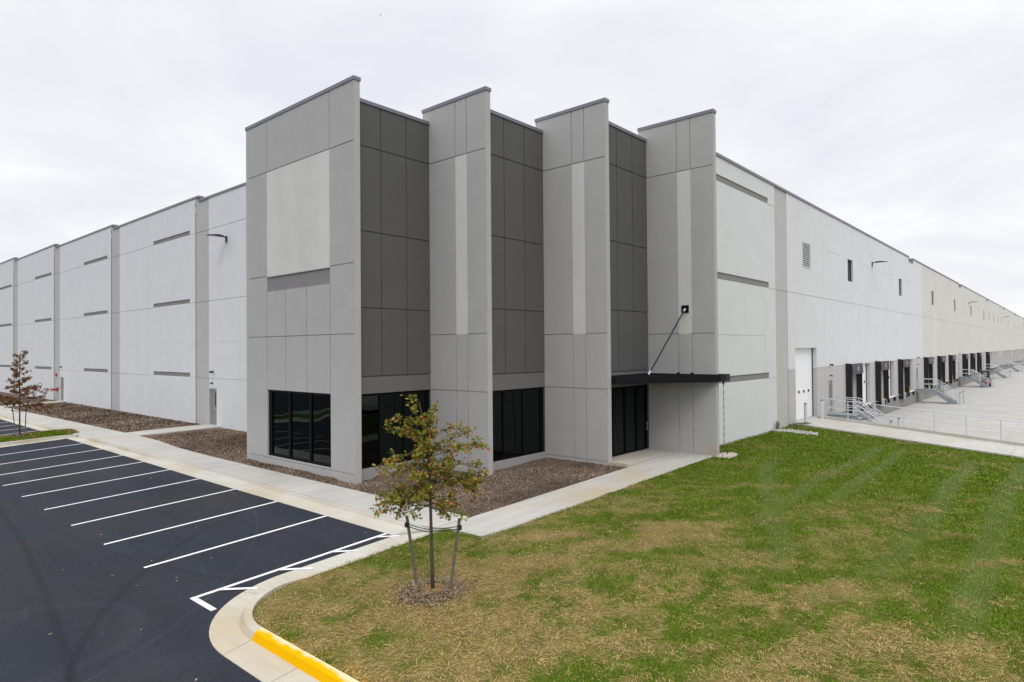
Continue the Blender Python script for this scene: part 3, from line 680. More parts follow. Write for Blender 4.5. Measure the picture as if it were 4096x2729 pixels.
# fin 1: the corner tower face
s1, s2, yL = 1.595, 6.34, 7.912; m1, m2 = 3.23, 4.82
ops = [(s1, s2, 8.36, J1-G, 0, 'accent_panel'), (s1, s2, 7.72, 8.34, .05, 'accent_band'),
       vg(s1, ZB, J2-.6), vg(s1, J1, ZT), vg(s2, ZB, J2-.6), vg(s2, J1, ZT), vg(s1, 7.7, J1, .008, .01), vg(s2, 7.7, J1, .008, .01),
       vg(m1, J6, 7.72), vg(m2, J6, 7.72), hg(J1, .04, yL), hg(J2, .04, s1-.03), hg(J2, s2+.03, yL), hg(J3, .04, yL), hg(ZB, .04, yL),
       (s1, s2, .76, 3.56, .26, '')]
def ex(mb):
    f = mb('fin_wall'); f.box(0, T, 0, .04, -.2, ZT); f.box(.035, T, .04, 1.2, -.2, ZT); f.box(0, XL+.5, yL, yL+.25, -.2, ZT);
relief('x', 0, -1, .04, yL, -.2, ZT, 'fin_wall', ops, fm, wh, ex)
cap('coping', (-.05, T+.05, -.05, yL+.3), ZT, wh)
# fins 2-4
for k in (1, 2, 3):
    x, y0 = X[k], Yf[k]; yb = dd[k-1]+.39; a, b = [(-1.83, -1.19), (-4.6, -3.98), (-7.30, -6.67)][k-1]
    ops = [(a, b, J3, J1-G, 0, 'accent_panel'), vg(a, -.2, J3), vg(b, -.2, J3), vg(a, J1, ZT), vg(b, J1, ZT), vg(a, J3, J1, .007, .008), vg(b, J3, J1, .007, .008),
           hg(J1, y0+.04, yb), hg(J3, y0+.04, a), hg(J3, b, yb), hg(J6, y0+.04, yb), hg(ZB, y0+.04, yb) if k < 3 else hg(ZB, y0+.04, y0+.05)]
    def ex(mb):
        f = mb('fin_wall'); f.box(x, x+T, y0, y0+.04, -.3, ZT); f.box(x+.04, x+T, y0+.04, yb, -.3, ZT); f.poly([(x, yb, 10), (x, yb, ZT), (x+.04, yb, ZT), (x+.04, yb, 10)])
    res_ = relief('x', x, -1, y0+.04, yb, -.3, ZT, 'fin_wall', ops, fm, wh, ex)
    if k == 3: last_fin = res_['fin_wall']
    cap('coping', (x-.05, x+T+.05, y0-.05, yb+.05), ZT, wh)
M_ = MATS['fin_gray'].copy(); M_.name = 'fin_gray_stained'; t_ = M_.node_tree; n_ = t_.nodes; l_ = t_.links; b_ = n_['Principled BSDF']; src_ = b_.inputs['Base Color'].links[0].from_socket
co_ = n_.new('ShaderNodeTexCoord').outputs['Object']; dn_ = n_.new('ShaderNodeVectorMath'); dn_.operation = 'DISTANCE'; l_.new(co_, dn_.inputs[0]); dn_.inputs[1].default_value = (X[3], -8.1, .55)
nz_ = n_.new('ShaderNodeTexNoise'); nz_.inputs['Scale'].default_value = 3; l_.new(co_, nz_.inputs['Vector']); ad_ = n_.new('ShaderNodeMath'); ad_.operation = 'ADD'; l_.new(dn_.outputs['Value'], ad_.inputs[0]); l_.new(nz_.outputs[0], ad_.inputs[1])
mp_ = n_.new('ShaderNodeMapRange'); mp_.inputs[1].default_value = .55; mp_.inputs[2].default_value = 1.35; mp_.inputs[3].default_value = .6; mp_.inputs[4].default_value = 0; l_.new(ad_.outputs[0], mp_.inputs[0])
mm_ = n_.new('ShaderNodeMix'); mm_.data_type = 'RGBA'; l_.new(mp_.outputs[0], mm_.inputs[0]); l_.new(src_, mm_.inputs[6]); mm_.inputs[7].default_value = (.40, .30, .19, 1); l_.new(mm_.outputs[2], b_.inputs['Base Color'])
last_fin.data.materials[0] = M_
# recessed dark walls between the fins with glazing below
DS = [(1.45, 2.70), (5.40, 6.66), (9.47, 10.74)]
for k in range(3):
    x0 = X[k]+T+(.0 if k else .0); x1 = X[k+1]; y = dd[k]; a, b = DS[k]; zs0 = .78 if k < 2 else .69
    ops = [(x0, x1, J6, J5, 0, 'lintel'), vg(a, J5, ZD), vg(b, J5, ZD), hg(J1, x0, x1), hg(9.66, x0, x1), hg(6.79, x0, x1), hg(J5, x0, x1, .025, .04),
           (x0, x1, -.3, zs0, 0, 'base_wall'), (x0+.02, x1-.02, zs0, J6, .2, '')]
    relief('y', y, -1, x0, x1, -.3, ZD, 'dark_wall', ops, fm, wh)
    cap('coping', (x0+.003, x1-.003, y-.06, y+.3), ZD, wh)
# panes and frames
def window_y(x0, x1, y, z0, z1, cuts, wd=.07, gm_='glass', name='window', sill=.06, handle=False):
    """framed glazing in a wall facing -Y"""
    f = MB(); e_ = 0
    xs_ = [x0]+cuts+[x1]
    f.box(x0, x1, y-.05, y+.05, z1-wd, z1); f.box(x0, x1, y-.05, y+.05, z0, z0+sill)
    f.box(x0, x0+wd, y-.05, y+.05, z0+sill, z1-wd); f.box(x1-wd, x1, y-.05, y+.05, z0+sill, z1-wd)
    for c in cuts: f.box(c-wd/2, c+wd/2, y-.05, y+.05, z0+sill, z1-wd)
    o = f.build(name, 'black_frame', wh)
    gl = MB().box(x0+wd*.5, x1-wd*.5, y-.006, y+.006, z0+sill*.5, z1-wd*.5).build('glass', gm_, o)
    return o
window_y(.28, 3.90, dd[0]+.12, .78, J6, [1.42, 2.60, 3.78], .09)
window_y(4.20, 7.91, dd[1]+.12, .78, J6, [5.36, 6.57, 7.75], .09)
dw = window_y(8.20, 11.97, dd[2]+.12, .69, J6, [9.15, 10.10, 11.05], .09)
MB().tube([(11.78, dd[2]+.02, 1.55), (11.78, dd[2]-.02, 1.6), (11.78, dd[2]-.02, 1.85), (11.78, dd[2]+.02, 1.9)], .015).build('handle', 'galv', dw)
f = MB(); xw = .13
f.box(xw-.06, xw+.06, s1, s2, 3.47, 3.56); f.box(xw-.06, xw+.06, s1, s2, .76, .85); f.box(xw-.06, xw+.06, s1, s1+.07, .85, 3.47); f.box(xw-.06, xw+.06, s2-.24, s2, .85, 3.47)
for c in (3.11, 4.67): f.box(xw-.06, xw+.06, c-.06, c+.06, .85, 3.47)
o = f.build('window', 'black_frame', wh)
for a, b in ((s1+.05, 3.11), (3.11, 4.67), (4.67, s2-.2)): MB().box(xw-.006, xw+.006, a+.03, b-.03, .82, 3.5).build('glass', 'glass', o)
# dark interior behind the glazing
im_ = MB()
im_.poly([(.3, .6, .66), (12, .6, .66), (12, 7.6, .66), (.3, 7.6, .66)]); im_.poly([(.3, 7.6, .6), (12, 7.6, .6), (12, 7.6, 3.9), (.3, 7.6, 3.9)])
im_.poly([(.3, .6, 3.7), (12, .6, 3.7), (12, 7.6, 3.7), (.3, 7.6, 3.7)]); im_.poly([(12.2, -4.9, .6), (12.2, 7.6, .6), (12.2, 7.6, 3.9), (12.2, -4.9, 3.9)])
im_.poly([(4.2, -2.1, .66), (12, -2.1, .66), (12, .6, .66), (4.2, .6, .66)]); im_.poly([(8.2, -4.9, .66), (12, -4.9, .66), (12, -2.1, .66), (8.2, -2.1, .66)])
im_.poly([(4.2, -2.1, 3.7), (12, -2.1, 3.7), (12, .6, 3.7), (4.2, .6, 3.7)]); im_.poly([(8.2, -4.9, 3.7), (12, -4.9, 3.7), (12, -2.1, 3.7), (8.2, -2.1, 3.7)])
im_.build('lobby', 'inside', wh)

# left long wall (faces -X at x=XL)
yj = [22.75, 38.55, 54.75, 70.95, 86.8, 102.6, 118.4, 130]
tops = [14.74, 15.02, 15.30, 15.60, 15.92, 16.2, 16.5, 16.8]
zl1, zl2, zl3 = 12.79, 8.335, 3.54
start = 7.9
# knock-out outlines (y0,y1) in each bay and the seam position
bays = [(7.9, 22.75), (22.75, 38.55), (38.55, 54.75), (54.75, 70.95), (70.95, 86.8), (86.8, 102.6), (102.6, 118.4)]
for k, (a, b) in enumerate(bays):
    zt = tops[k]; ops = [hg(zl1, a, b), hg(zl2, a, b), hg(zl3, a, b)]
    p0, p1 = b-1.93, b                      # the pier is at the far end of each bay, darker and set back 3 cm
    if k >= 0: ops += [(p0, p1, -.1, zt, .03, 'pier')]
    ops += [hg(z, p0, p1) for z in (zl1, zl2, zl3)]
    if k > 0:
        q0 = a+.85; q1 = a+7.05; sm_ = a+7.85; 
        for j, z in enumerate((zl1, zl2, zl3)): ops.append((q0, q1, z+.015, z+.29, .045, 'accent_band:%d' % j))
        ops += [vg(sm_, -.1, zt, .012, .02)]
        # outlines of future openings
        for (u0, u1) in ((a+2.4, a+5.55), (a+9.8, a+13.85)):
            ops += [hg(5.76, u0, u1, .012, .015), vg(u0, -.1, zl2, .006, .01), vg(u1, -.1, zl2, .006, .01)]
    else:
        ops += [hg(5.78, 16.78, p0, .012, .015), vg(16.78, -.1, zl2, .007, .01)]
    if k == 0: ops += [(19.75, 20.80, .69, 2.95, .12, '')]
    if k == 2: ops += [(51.5, 52.55, .69, 2.92, .12, '')]
    def ex(mb):
        f = mb('wall'); f.box(XL+.2, XL+.3, a, b, -.1, zt); f.poly([(XL, b, tops[k]-.6), (XL, b, zt), (XL+.3, b, zt), (XL+.3, b, tops[k]-.6)]); 
        if k: f.poly([(XL, a, zt-.6), (XL+.3, a, zt-.6), (XL+.3, a, zt), (XL, a, zt)])
    relief('x', XL, -1, a, b, -.1, zt, 'wall', ops, fm, wh, ex)
    cap('coping', (XL-.06, XL+.36, a-(.5 if k else 0), b-.5), zt, wh, .13)
    MB().box(XL-.06, XL+.36, b-.5, b-.002, zt-.0, zt+.0).build('coping', 'coping', wh) if False else None
def man_door(side, u0, u1, lite_side):
    """steel door in a frame with a narrow lite"""
    f = MB(); dr = MB(); z0, z1 = .69, 2.93
    if side == 'x':
        x = XL
        f.box(x-.012, x+.1, u0, u0+.05, z0, z1); f.box(x-.012, x+.1, u1-.05, u1, z0, z1); f.box(x-.012, x+.1, u0+.05, u1-.05, z1-.06, z1)
        f.box(x-.03, x+.1, u0+.05, u1-.05, z0, z0+.02)
        o = f.build('door', 'pier_gray', wh); box('leaf', 'door_gray', o, x+.05, x+.09, u0+.05, u1-.05, z0+.02, z1-.06)
        c = u0+.22; box('lite', 'glass_small', o, x+.040, x+.047, c, c+.1, 1.85, 2.68); MB().tube([(x+.05, u0+.13, 1.72), (x-.02, u0+.13, 1.72), (x-.02, u0+.25, 1.72)], .014).build('handle', 'galv', o)
    else:
        y = WY
        f.box(u0, u0+.05, y-.012, y+.1, z0, z1); f.box(u1-.05, u1, y-.012, y+.1, z0, z1); f.box(u0+.05, u1-.05, y-.012, y+.1, z1-.06, z1)
        f.box(u0+.05, u1-.05, y-.03, y+.1, z0, z0+.02)
        o = f.build('door', 'lower_gray', wh); box('leaf', 'door_gray', o, u0+.05, u1-.05, y+.05, y+.09, z0+.02, z1-.06)
        box('lite', 'glass_small', o, u0+.62, u0+.76, y+.040, y+.047, 1.7, 2.6); MB().tube([(u1-.13, y+.05, 1.72), (u1-.13, y-.02, 1.72), (u1-.27, y-.02, 1.72)], .016).build('handle', 'galv', o)
    return o
man_door('x', 19.75, 20.80, 0); man_door('x', 51.5, 52.55, 0)

# right long wall (faces -Y at y=WY)
XE = 365.0; ztR = 14.20
seams = [32.28, 41.58, 50.89, 60.2, 69.6]; s_ = 69.6
while s_ < XE: s_ += 9.42; seams.append(s_)
SH = [37.39, 46.65, 55.95, 69.9, 79.3, 88.7, 102.8, 112.6, 122.2, 137.3]        # left edges of the dock shelters
opn = []                                                                        # dock door openings
for s0 in SH[:9]: opn += [(s0+.12, s0+2.95), (s0+4.36, s0+7.41)]
opn += [(SH[9]+.12, SH[9]+2.95)]
for r in (145.3, 150.1, 154.9, 160.0, 165.3): opn.append((r-3.1, r))
mods = [(175.5, 6), (211.5, 6), (247.5, 6), (283.5, 6), (319.5, 6)]
for st, c in mods: opn += [(st+5*i, st+5*i+3.1) for i in range(c)]
MD = [32.95, 65.2, 98.4, 131.8, 168.6, 206.8, 243, 279]
ops = [(12.24, 69.6, -.9, ztR, 0, 'wall'), (69.6, XE, -.9, ztR, 0, 'beige_wall'),
       (24.92, XE, .52, 3.84, 0, 'lower_wall'), (30.4, XE, -1.2, .52, 0, 'dock_wall'), (24.92, 30.4, -1.2, .52, 0, 'lower_wall'),
       (22.93, 24.92, -1.2, ztR, .03, 'pier')]
ops += [(12.24, 21.93, 13.03, 13.35, .045, 'accent_band:1'), (12.24, 21.93, 8.42, 8.74, .045, 'accent_band:2'), (12.24, 21.8, 3.49, 3.81, .045, 'accent_band:3')]
ops += [hg(13.03, 21.93, 22.93), hg(8.41, 12.24, XE), hg(3.48, 12.24, 22.93), hg(5.79, 12.24, 21.3, .015, .018), vg(21.3, -.9, 8.41, .012, .015), hg(3.84, 24.92, XE, .015, .02)]
for s0 in seams: ops.append(vg(s0, -1.2, ztR, .014, .02))
for (a, b) in ((33.1, 36.06), (42.36, 45.24), (51.71, 54.58), (61.09, 63.83), (70.68, 73.11), (80.31, 82.8), (89.8, 92.1)):
    ops += [hg(11.7, a, b, .013, .015), vg(a, 8.41, 11.7, .006, .012), vg(b, 8.41, 11.7, .006, .012)]
for (a, b) in ((47.6, 49.15), (66.4, 68.0), (85.5, 87.0)):
    ops += [hg(11.7, a, b, .010, .015), hg(10.03, a, b, .010, .015), vg(a, 10.03, 11.7, .006, .01), vg(b, 10.03, 11.7, .006, .01)]
WN = [(38.38, 39.89), (57.0, 58.45), (75.9, 77.45), (94.95, 96.4), (114.1, 115.7), (134.2, 135.9), (144.4, 145.5), (153.9, 155.0), (164.6, 165.7), (174.5, 175.6), (194.9, 196.2), (216.3, 217.6), (237.6, 239.0), (259.7, 261.2), (280, 281.5), (300, 301.5)]
for a, b in WN: ops.append((a, b, 10.04, 11.69, .28, ''))
ops.append((27.75, 29.40, 10.09, 11.72, .12, ''))
ops.append((26.2, 30.45, .687, 5.12, .35, ''))
for a, b in opn: ops.append((a, b, .60, 3.81, .35, ''))
for a in MD: ops.append((a, a+1.02, .69, 2.93, .12, ''))
NT = [(62.1, 64.25), (100.1, 102.2), (140.0, 142.1), (180.1, 182.2), (221.3, 223.4), (262, 264)]
def ex(mb):
    mb('beige_wall').box(12.3, 26.0, WY+.4, WY+.5, -1, ztR-.1) if False else None
relief('y', WY, -1, 12.243, XE, -1.2, ztR-.42, 'wall', ops, fm, wh)
# parapet strip above, with drain notches
pr = MB(); pb = MB(); pp = MB(); xs_ = 12.243
edges = [12.243]+[v for ab in NT for v in ab]+[XE]
def strip(a, b):
    for lo, hi, q in ((12.243, 22.93, pr), (22.93, 24.92, pp), (24.92, 69.6, pr), (69.6, XE, pb)):
        u, v = max(a, lo), min(b, hi)
        if u < v: q.box(u, v, WY+(.03 if q is pp else 0), WY+.3, ztR-.42, ztR)
cpm = MB()
for i in range(0, len(edges)-1, 2):
    strip(edges[i], edges[i+1]); cpm.box(edges[i], edges[i+1], WY-.06, WY+.36, ztR, ztR+.13)
for a, b in NT:
    cpm.box(a+.03, b-.03, WY-.06, WY+.36, ztR-.419, ztR-.32); cpm.box(a, a+.03, WY-.06, WY+.36, ztR-.419, ztR); cpm.box(b-.03, b, WY-.06, WY+.36, ztR-.419, ztR)
    cpm.box(b-.3, b+.2, WY+.38, WY+1.6, ztR-.3, ztR+.16)
pr.build('parapet', 'wall_white_right', wh); pb.build('parapet', 'wall_beige', wh); pp.build('parapet', 'pier_gray', wh); cpm.build('coping', 'coping', wh)
for ch in wh.children:      # same paint as the left wall, light difference put into a darker colour
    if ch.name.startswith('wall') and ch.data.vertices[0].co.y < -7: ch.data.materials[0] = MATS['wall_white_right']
# upper windows
for a, b in WN:
    fr_ = MB(); y = WY+.16
    fr_.box(a, b, y-.03, y+.03, 11.63, 11.69); fr_.box(a, b, y-.03, y+.03, 10.04, 10.10); fr_.box(a, a+.05, y-.03, y+.03, 10.10, 11.63); fr_.box(b-.05, b, y-.03, y+.03, 10.10, 11.63); fr_.box((a+b)/2-.02, (a+b)/2+.02, y-.02, y+.02, 10.1, 11.63)
    o = fr_.build('window', 'black_frame', wh); box('glass', 'glass_small', o, a+.04, b-.04, y-.005, y+.005, 10.08, 11.65)
box('interior_backing', 'inside', wh, 12.4, XE, WY+1.9, WY+2.0, -.9, 13.6)
# louvre
lv = MB(); a, b, z0, z1 = 27.75, 29.40, 10.09, 11.72; y = WY
lv.box(a, a+.07, y-.02, y+.1, z0, z1); lv.box(b-.07, b, y-.02, y+.1, z0, z1); lv.box(a+.07, b-.07, y-.02, y+.1, z0, z0+.07); lv.box(a+.07, b-.07, y-.02, y+.1, z1-.07, z1)
lo = lv.build('louver', 'louver', wh); sl = MB()
for k in range(12):
    z = z0+.10+k*.122; i = len(sl.v)
    sl.v += [(a+.07, y-.01, z), (b-.07, y-.01, z), (b-.07, y+.09, z+.075), (a+.07, y+.09, z+.075), (a+.07, y-.01, z+.05), (b-.07, y-.01, z+.05), (b-.07, y+.09, z+.115), (a+.07, y+.09, z+.115)]
    sl.f += [(i, i+1, i+2, i+3), (i+4, i+7, i+6, i+5), (i, i+4, i+5, i+1)]
sl.build('slats', 'louver', lo); box('backing', 'inside', lo, a, b, y+.115, y+.118, z0, z1)
# tall overhead door
od = MB(); n_p = 9; H0, H1 = .70, 5.12; ph = (H1-H0)/n_p
for k in range(n_p): od.box(26.2, 30.45, WY+.30, WY+.34, H0+k*ph+.006, H0+(k+1)*ph-.006)
od.box(26.2, 30.45, WY+.306, WY+.335, H0, H1)
odo = od.build('overhead_door', 'door_white', wh)
for xx in (26.75, 27.7, 28.65, 29.6): 
    box('lite_frame', 'door_white', odo, xx-.2, xx+.2, WY+.285, WY+.2995, 2.28, 2.52); box('lite', 'glass_small', odo, xx-.16, xx+.16, WY+.278, WY+.2845, 2.32, 2.48)
box('side_seal', 'rubber', odo, 30.41, 30.449, WY+.25, WY+.299, .70, 5.12)
# dock doors, sills, bumpers
dock0 = None
for i, (a, b) in enumerate(opn):
    wdt = b-a
    if dock0 is None or abs(wdt-dock0[1]) > .02:
        dm = MB()
        for k in range(6): dm.box(0, wdt, .30, .34, k*.535+.006, (k+1)*.535-.006)
        dm.box(0, wdt, .306, .335, 0, 3.2)
        do = dm.build('dock_door', 'door_white', wh); do.location = (a, WY, .61)
        box('lite', 'glass_small', do, wdt-.72, wdt-.38, .285, .2985, 1.62, 1.80); box('side_seal', 'rubber', do, wdt-.04, wdt-.001, .25, .299, 0, 3.19)
        dock0 = (do, wdt)
        if abs(wdt-2.83) < .02: dA = do
    else:
        copy_tree(dock0[0], wh, (a, WY, .61))
for i, (a, b) in enumerate(opn[:24]):
    if i == 0:
        bp_ = box('dock_bumper', 'rubber', wh, 0, .30, -.16, -.003, 0, .34); sl_ = box('dock_sill', 'hopper', wh, 0, b-a, -.10, -.002, 0, .10)
        bp_.location = (a+.1, WY, .17); sl_.location = (a, WY, .54); b2_ = copy_tree(bp_, wh, (b-.4, WY, .17))
    else:
        copy_tree(bp_, wh, (a+.1, WY, .17)); copy_tree(bp_, wh, (b-.4, WY, .17)); copy_tree(sl_, wh, (a, WY, .54))
for a in MD: man_door('y', a, a+1.02, 0)
# roofs and the unseen sides
rf = MB(); rf.box(12.3, XE, WY+.3, 130, 13.2, 13.3); rf.box(XL+.3, 12.3, 8.2, 130, 13.2, 13.3); rf.box(.3, 12.2, .65, 7.9, 13.9, 14.0); rf.box(4.2, 12.2, -2.0, .65, 13.9, 14.0); rf.box(8.2, 12.2, -4.8, -2.0, 13.9, 14.0)
rf.build('roof', 'roofing', wh)
bk = MB(); bk.box(XL, XE, 130, 130.3, -.3, 14.3); bk.box(XE-.3, XE, WY+.3, 130, -.9, 14.2); bk.box(12.06, 12.2, WY+.3, 8, 3, 13.9)
bk.build('wall', 'wall_white', wh)
# wider corner tower flanks seen only from the side
bk = MB(); bk.box(12.0, 12.24, -5.1, WY+.5, 0, ZD) if False else None

# ================================================================ canopy
cn = thing('entrance_canopy', 'flat glossy black steel canopy over the entrance doors, hung from one slanted rod', 'canopy', (10, -6.5, 4))
def local(o, mb): return mb
cz0, cz1 = 3.76, 4.07
outl = [(8.20, -5.22), (8.20, -5.86), (12.02, -8.52), (12.45, -8.60), (12.80, -8.60), (12.80, -7.2), (12.27, -7.2), (12.27, -8.37), (11.96, -8.37), (11.96, -5.22)]
def sub(mb, name, mt, parent, off):
    mb.v = [(v[0]-off[0], v[1]-off[1], v[2]-off[2]) for v in mb.v]; return mb.build(name, mt, parent)
OFF = (10, -6.5, 4)
fa = MB(); nO = len(outl)
inn = [(8.26, -5.28), (8.26, -5.83), (12.03, -8.45), (12.46, -8.53), (12.74, -8.53), (12.74, -7.26), (12.33, -7.26), (12.33, -8.43), (11.90, -8.31), (11.90, -5.28)]
for k in range(nO):
    j = (k+1) % nO; a, b, c, d = outl[k], outl[j], inn[j], inn[k]
    fa.poly([(*a, cz0), (*b, cz0), (*b, cz1), (*a, cz1)]); fa.poly([(*d, cz0+.02), (*c, cz0+.02), (*c, cz1), (*d, cz1)]); fa.poly([(*a, cz1), (*b, cz1), (*c, cz1), (*d, cz1)]); fa.poly([(*a, cz0), (*b, cz0), (*c, cz0), (*d, cz0)])
sub(fa, 'fascia', 'canopy_black', cn, OFF)
dk = MB(); dk.poly([(x, y, cz0+.12) for x, y in inn]); dk.poly([(x, y, cz0+.03) for x, y in inn]); sub(dk, 'deck', 'canopy_black', cn, OFF)
bm_ = MB(); bm_.tube([(8.3, -5.6, cz1-.03), (11.9, -6.9, cz1-.03)], .03, 4); bm_.tube([(10.0, -5.25, cz1-.06), (10.0, -7.0, cz1-.06)], .04, 4); sub(bm_, 'cross_beam', 'canopy_black', cn, OFF)
rd = MB(); rd.tube([(10.0, -6.31, 4.10), (11.93, -7.0, 6.84)], .028, 8); rd.tube([(10.0, -6.31, 3.95), (10.0, -6.31, 4.12)], .03, 6); sub(rd, 'hanger_rod', 'rod_metal', cn, OFF)
pt = MB(); pt.box(11.955, 11.984, -7.16, -6.83, 6.69, 7.02); sub(pt, 'wall_plate', 'canopy_black', cn, OFF)
lg = MB(); lg.tube([(11.955, -7.0, 6.86), (11.87, -6.975, 6.76)], .045, 6); lg.tube([(9.98, -6.30, 4.10), (10.08, -6.34, 4.24)], .045, 6); sub(lg, 'clevis', 'galv', cn, OFF)
for p in ((11.94, -6.67), (11.94, -7.3)): sub(MB().box(p[0]-.05, p[0]+.03, p[1]-.05, p[1]+.05, cz1, cz1+.06), 'bracket', 'canopy_black', cn, OFF)
# rain chain
ch = thing('rain_chain', 'rain chain of round link pairs hanging from the canopy corner', 'rain chain', (12.72, -8.34, .6))
cm2 = MB(); z = 3.62; kk = 0
while z > .72:
    for dz in (0, -.075): cm2.torus((12.72-12.72, 0, z+dz-.6), .052, .0075, 'x' if True else 'y', 14, 5)
    cm2.tube([(0, 0, z-.13-.6), (0, 0, z-.25-.6)], .009, 5); z -= .30
# rings face the lawn diagonally
cc = cm2.build('links', 'chain_metal', ch); cc.rotation_euler = (0, 0, R(-45))
MB().box(-.03, .03, -.03, .03, 3.02, 3.17).build('outlet', 'canopy_black', ch)

# ================================================================ wall lights and cameras
def wall_light(name, label, loc, ang):
    """shoebox area light on a wall arm, built pointing along local -Y"""
    t = thing(name, label, 'wall light', loc, 'area lights high on the walls'); t.rotation_euler = (0, 0, ang)
    box('bracket', 'blue_black', t, -.06, .06, -.07, -.002, -.30, .08)
    MB().tube([(0, -.06, .0), (0, -.16, .02), (0, -.24, .03)], .035, 8).build('arm', 'blue_black', t)
    h = MB(); n_ = 6; L0, L1 = -.20, -1.12
    for k in range(n_):
        a = k/n_; b = (k+1)/n_; ya_, yb_ = L0+(L1-L0)*a, L0+(L1-L0)*b; f = lambda s: .06+.055*math.sin(min(1, s*1.15)*math.pi*.9)-.05*s; wv = lambda s: .13+.10*min(1, s*3)
        i = len(h.v); wa, wb = wv(a), wv(b)
        h.v += [(-wa, ya_, 0), (wa, ya_, 0), (wa, ya_, f(a)), (-wa, ya_, f(a)), (-wb, yb_, 0), (wb, yb_, 0), (wb, yb_, f(b)), (-wb, yb_, f(b))]
        h.f += [(i, i+4, i+5, i+1), (i+1, i+5, i+6, i+2), (i+2, i+6, i+7, i+3), (i+3, i+7, i+4, i)]
        if k == 0: h.f.append((i, i+1, i+2, i+3))
        if k == n_-1: h.f.append((i+4, i+7, i+6, i+5))
    h.build('lamp_head', 'blue_black', t)
    box('lens', 'galv', t, -.17, .17, -1.02, -.45, -.012, -.002)
    return t
wall_light('wall_light', 'black area light on an arm high on the left wall beside the corner tower', (XL, 18.39, 12.0), R(-90))
for x_, d_ in ((46.04, 'between the first two upper windows of the right wall'), (112.3, 'on the beige wall, beside the fifth small upper window'), (183.5, 'far along the beige wall after the close-set windows'), (260, 'farthest visible along the beige wall at the picture edge')):
    wall_light('wall_light', 'black area light on an arm ' + d_, (x_, WY, 12.1), 0)
def cam_dome(label, loc, ang, mt='blue_black'):
    t = thing('security_camera', label, 'security camera', loc, 'small cameras over the doors'); t.rotation_euler = (0, 0, ang)
    box('mount', mt, t, -.06, .06, -.05, -.002, -.06, .06)
    MB().tube([(0, -.05, 0), (0, -.12, .01), (0, -.2, -.03)], [.025, .06, .075], 10).build('camera_body', mt, t); return t
def lamp_small(label, loc, ang, mt='blue_black'):
    t = thing('door_light', label, 'door light', loc, 'small lights over the doors'); t.rotation_euler = (0, 0, ang)
    box('mount', mt, t, -.05, .05, -.04, -.002, -.05, .05); MB().tube([(0, -.04, 0), (0, -.10, -.02), (0, -.15, -.06)], [.02, .035, .045], 8).build('lamp_cup', mt, t); return t
cam_dome('dark camera above the gray door beside the corner tower', (XL, 20.25, 3.95), R(-90)); lamp_small('small dark light over the gray door beside the corner tower', (XL, 20.33, 3.27), R(-90))
cam_dome('dark blue camera above the far gray door behind the red tree', (XL, 52.1, 3.87), R(-90)); lamp_small('small white light over the far gray door behind the red tree', (XL, 52.19, 3.22), R(-90), 'hopper')
ords = ['beside the tall white overhead door', 'between the third and fourth dock shelters', 'between the sixth and seventh dock shelters', 'before the tenth and last dock shelter']
for x_, w_ in zip((33.47, 66.0, 98.95, 132.3), ords):
    cam_dome('dark camera above the dock-side door ' + w_, (x_, WY, 3.95), 0); lamp_small('small dark light over the dock-side door ' + w_, (x_-.02, WY, 3.24), 0)
# ================================================================ fire connection, alarm bell
t = thing('fire_department_connection', 'red fire hose connection pipe projecting from the far gray pier', 'fire pipe', (XL, 53.6, 1.7))
MB().tube([(-.002, 0, 0), (-.10, 0, 0)], .16, 12).build('flange', 'red_paint', t); MB().tube([(-.1, 0, 0), (-.42, 0, 0)], .1, 12).build('pipe', 'red_paint', t)
MB().tube([(-.42, -.22, 0), (-.42, .22, 0)], .07, 8).build('inlet', 'red_paint', t); MB().torus((-.5, 0, 0), .2, .015).build('valve_wheel', 'red_paint', t)
box('sign_plate', 'red_paint', t, -.02, -.002, -.55, -.35, .0, .2)
MB().tube([(-.15, -.2, -.05), (-.2, -.25, -.45), (-.15, -.1, -.55), (-.12, .1, -.45)], .012, 6).build('chain', 'galv', t)
t = thing('alarm_bell', 'small red alarm strobe on the far gray pier', 'alarm', (XL, 53.9, 3.1)); box('housing', 'red_paint', t, -.1, -.002, -.12, .12, -.13, .13); box('lens', 'logo_white', t, -.12, -.101, -.05, .05, -.04, .04)
t = thing('hose_bib', 'small hose tap low on the far gray pier', 'tap', (XL, 54.0, .83)); MB().tube([(-.002, 0, 0), (-.12, 0, .06), (-.22, 0, .02), (-.24, 0, -.08)], .025, 6).build('spout', 'galv', t); box('tap_handle', 'galv', t, -.15, -.09, -.06, .06, .10, .12)

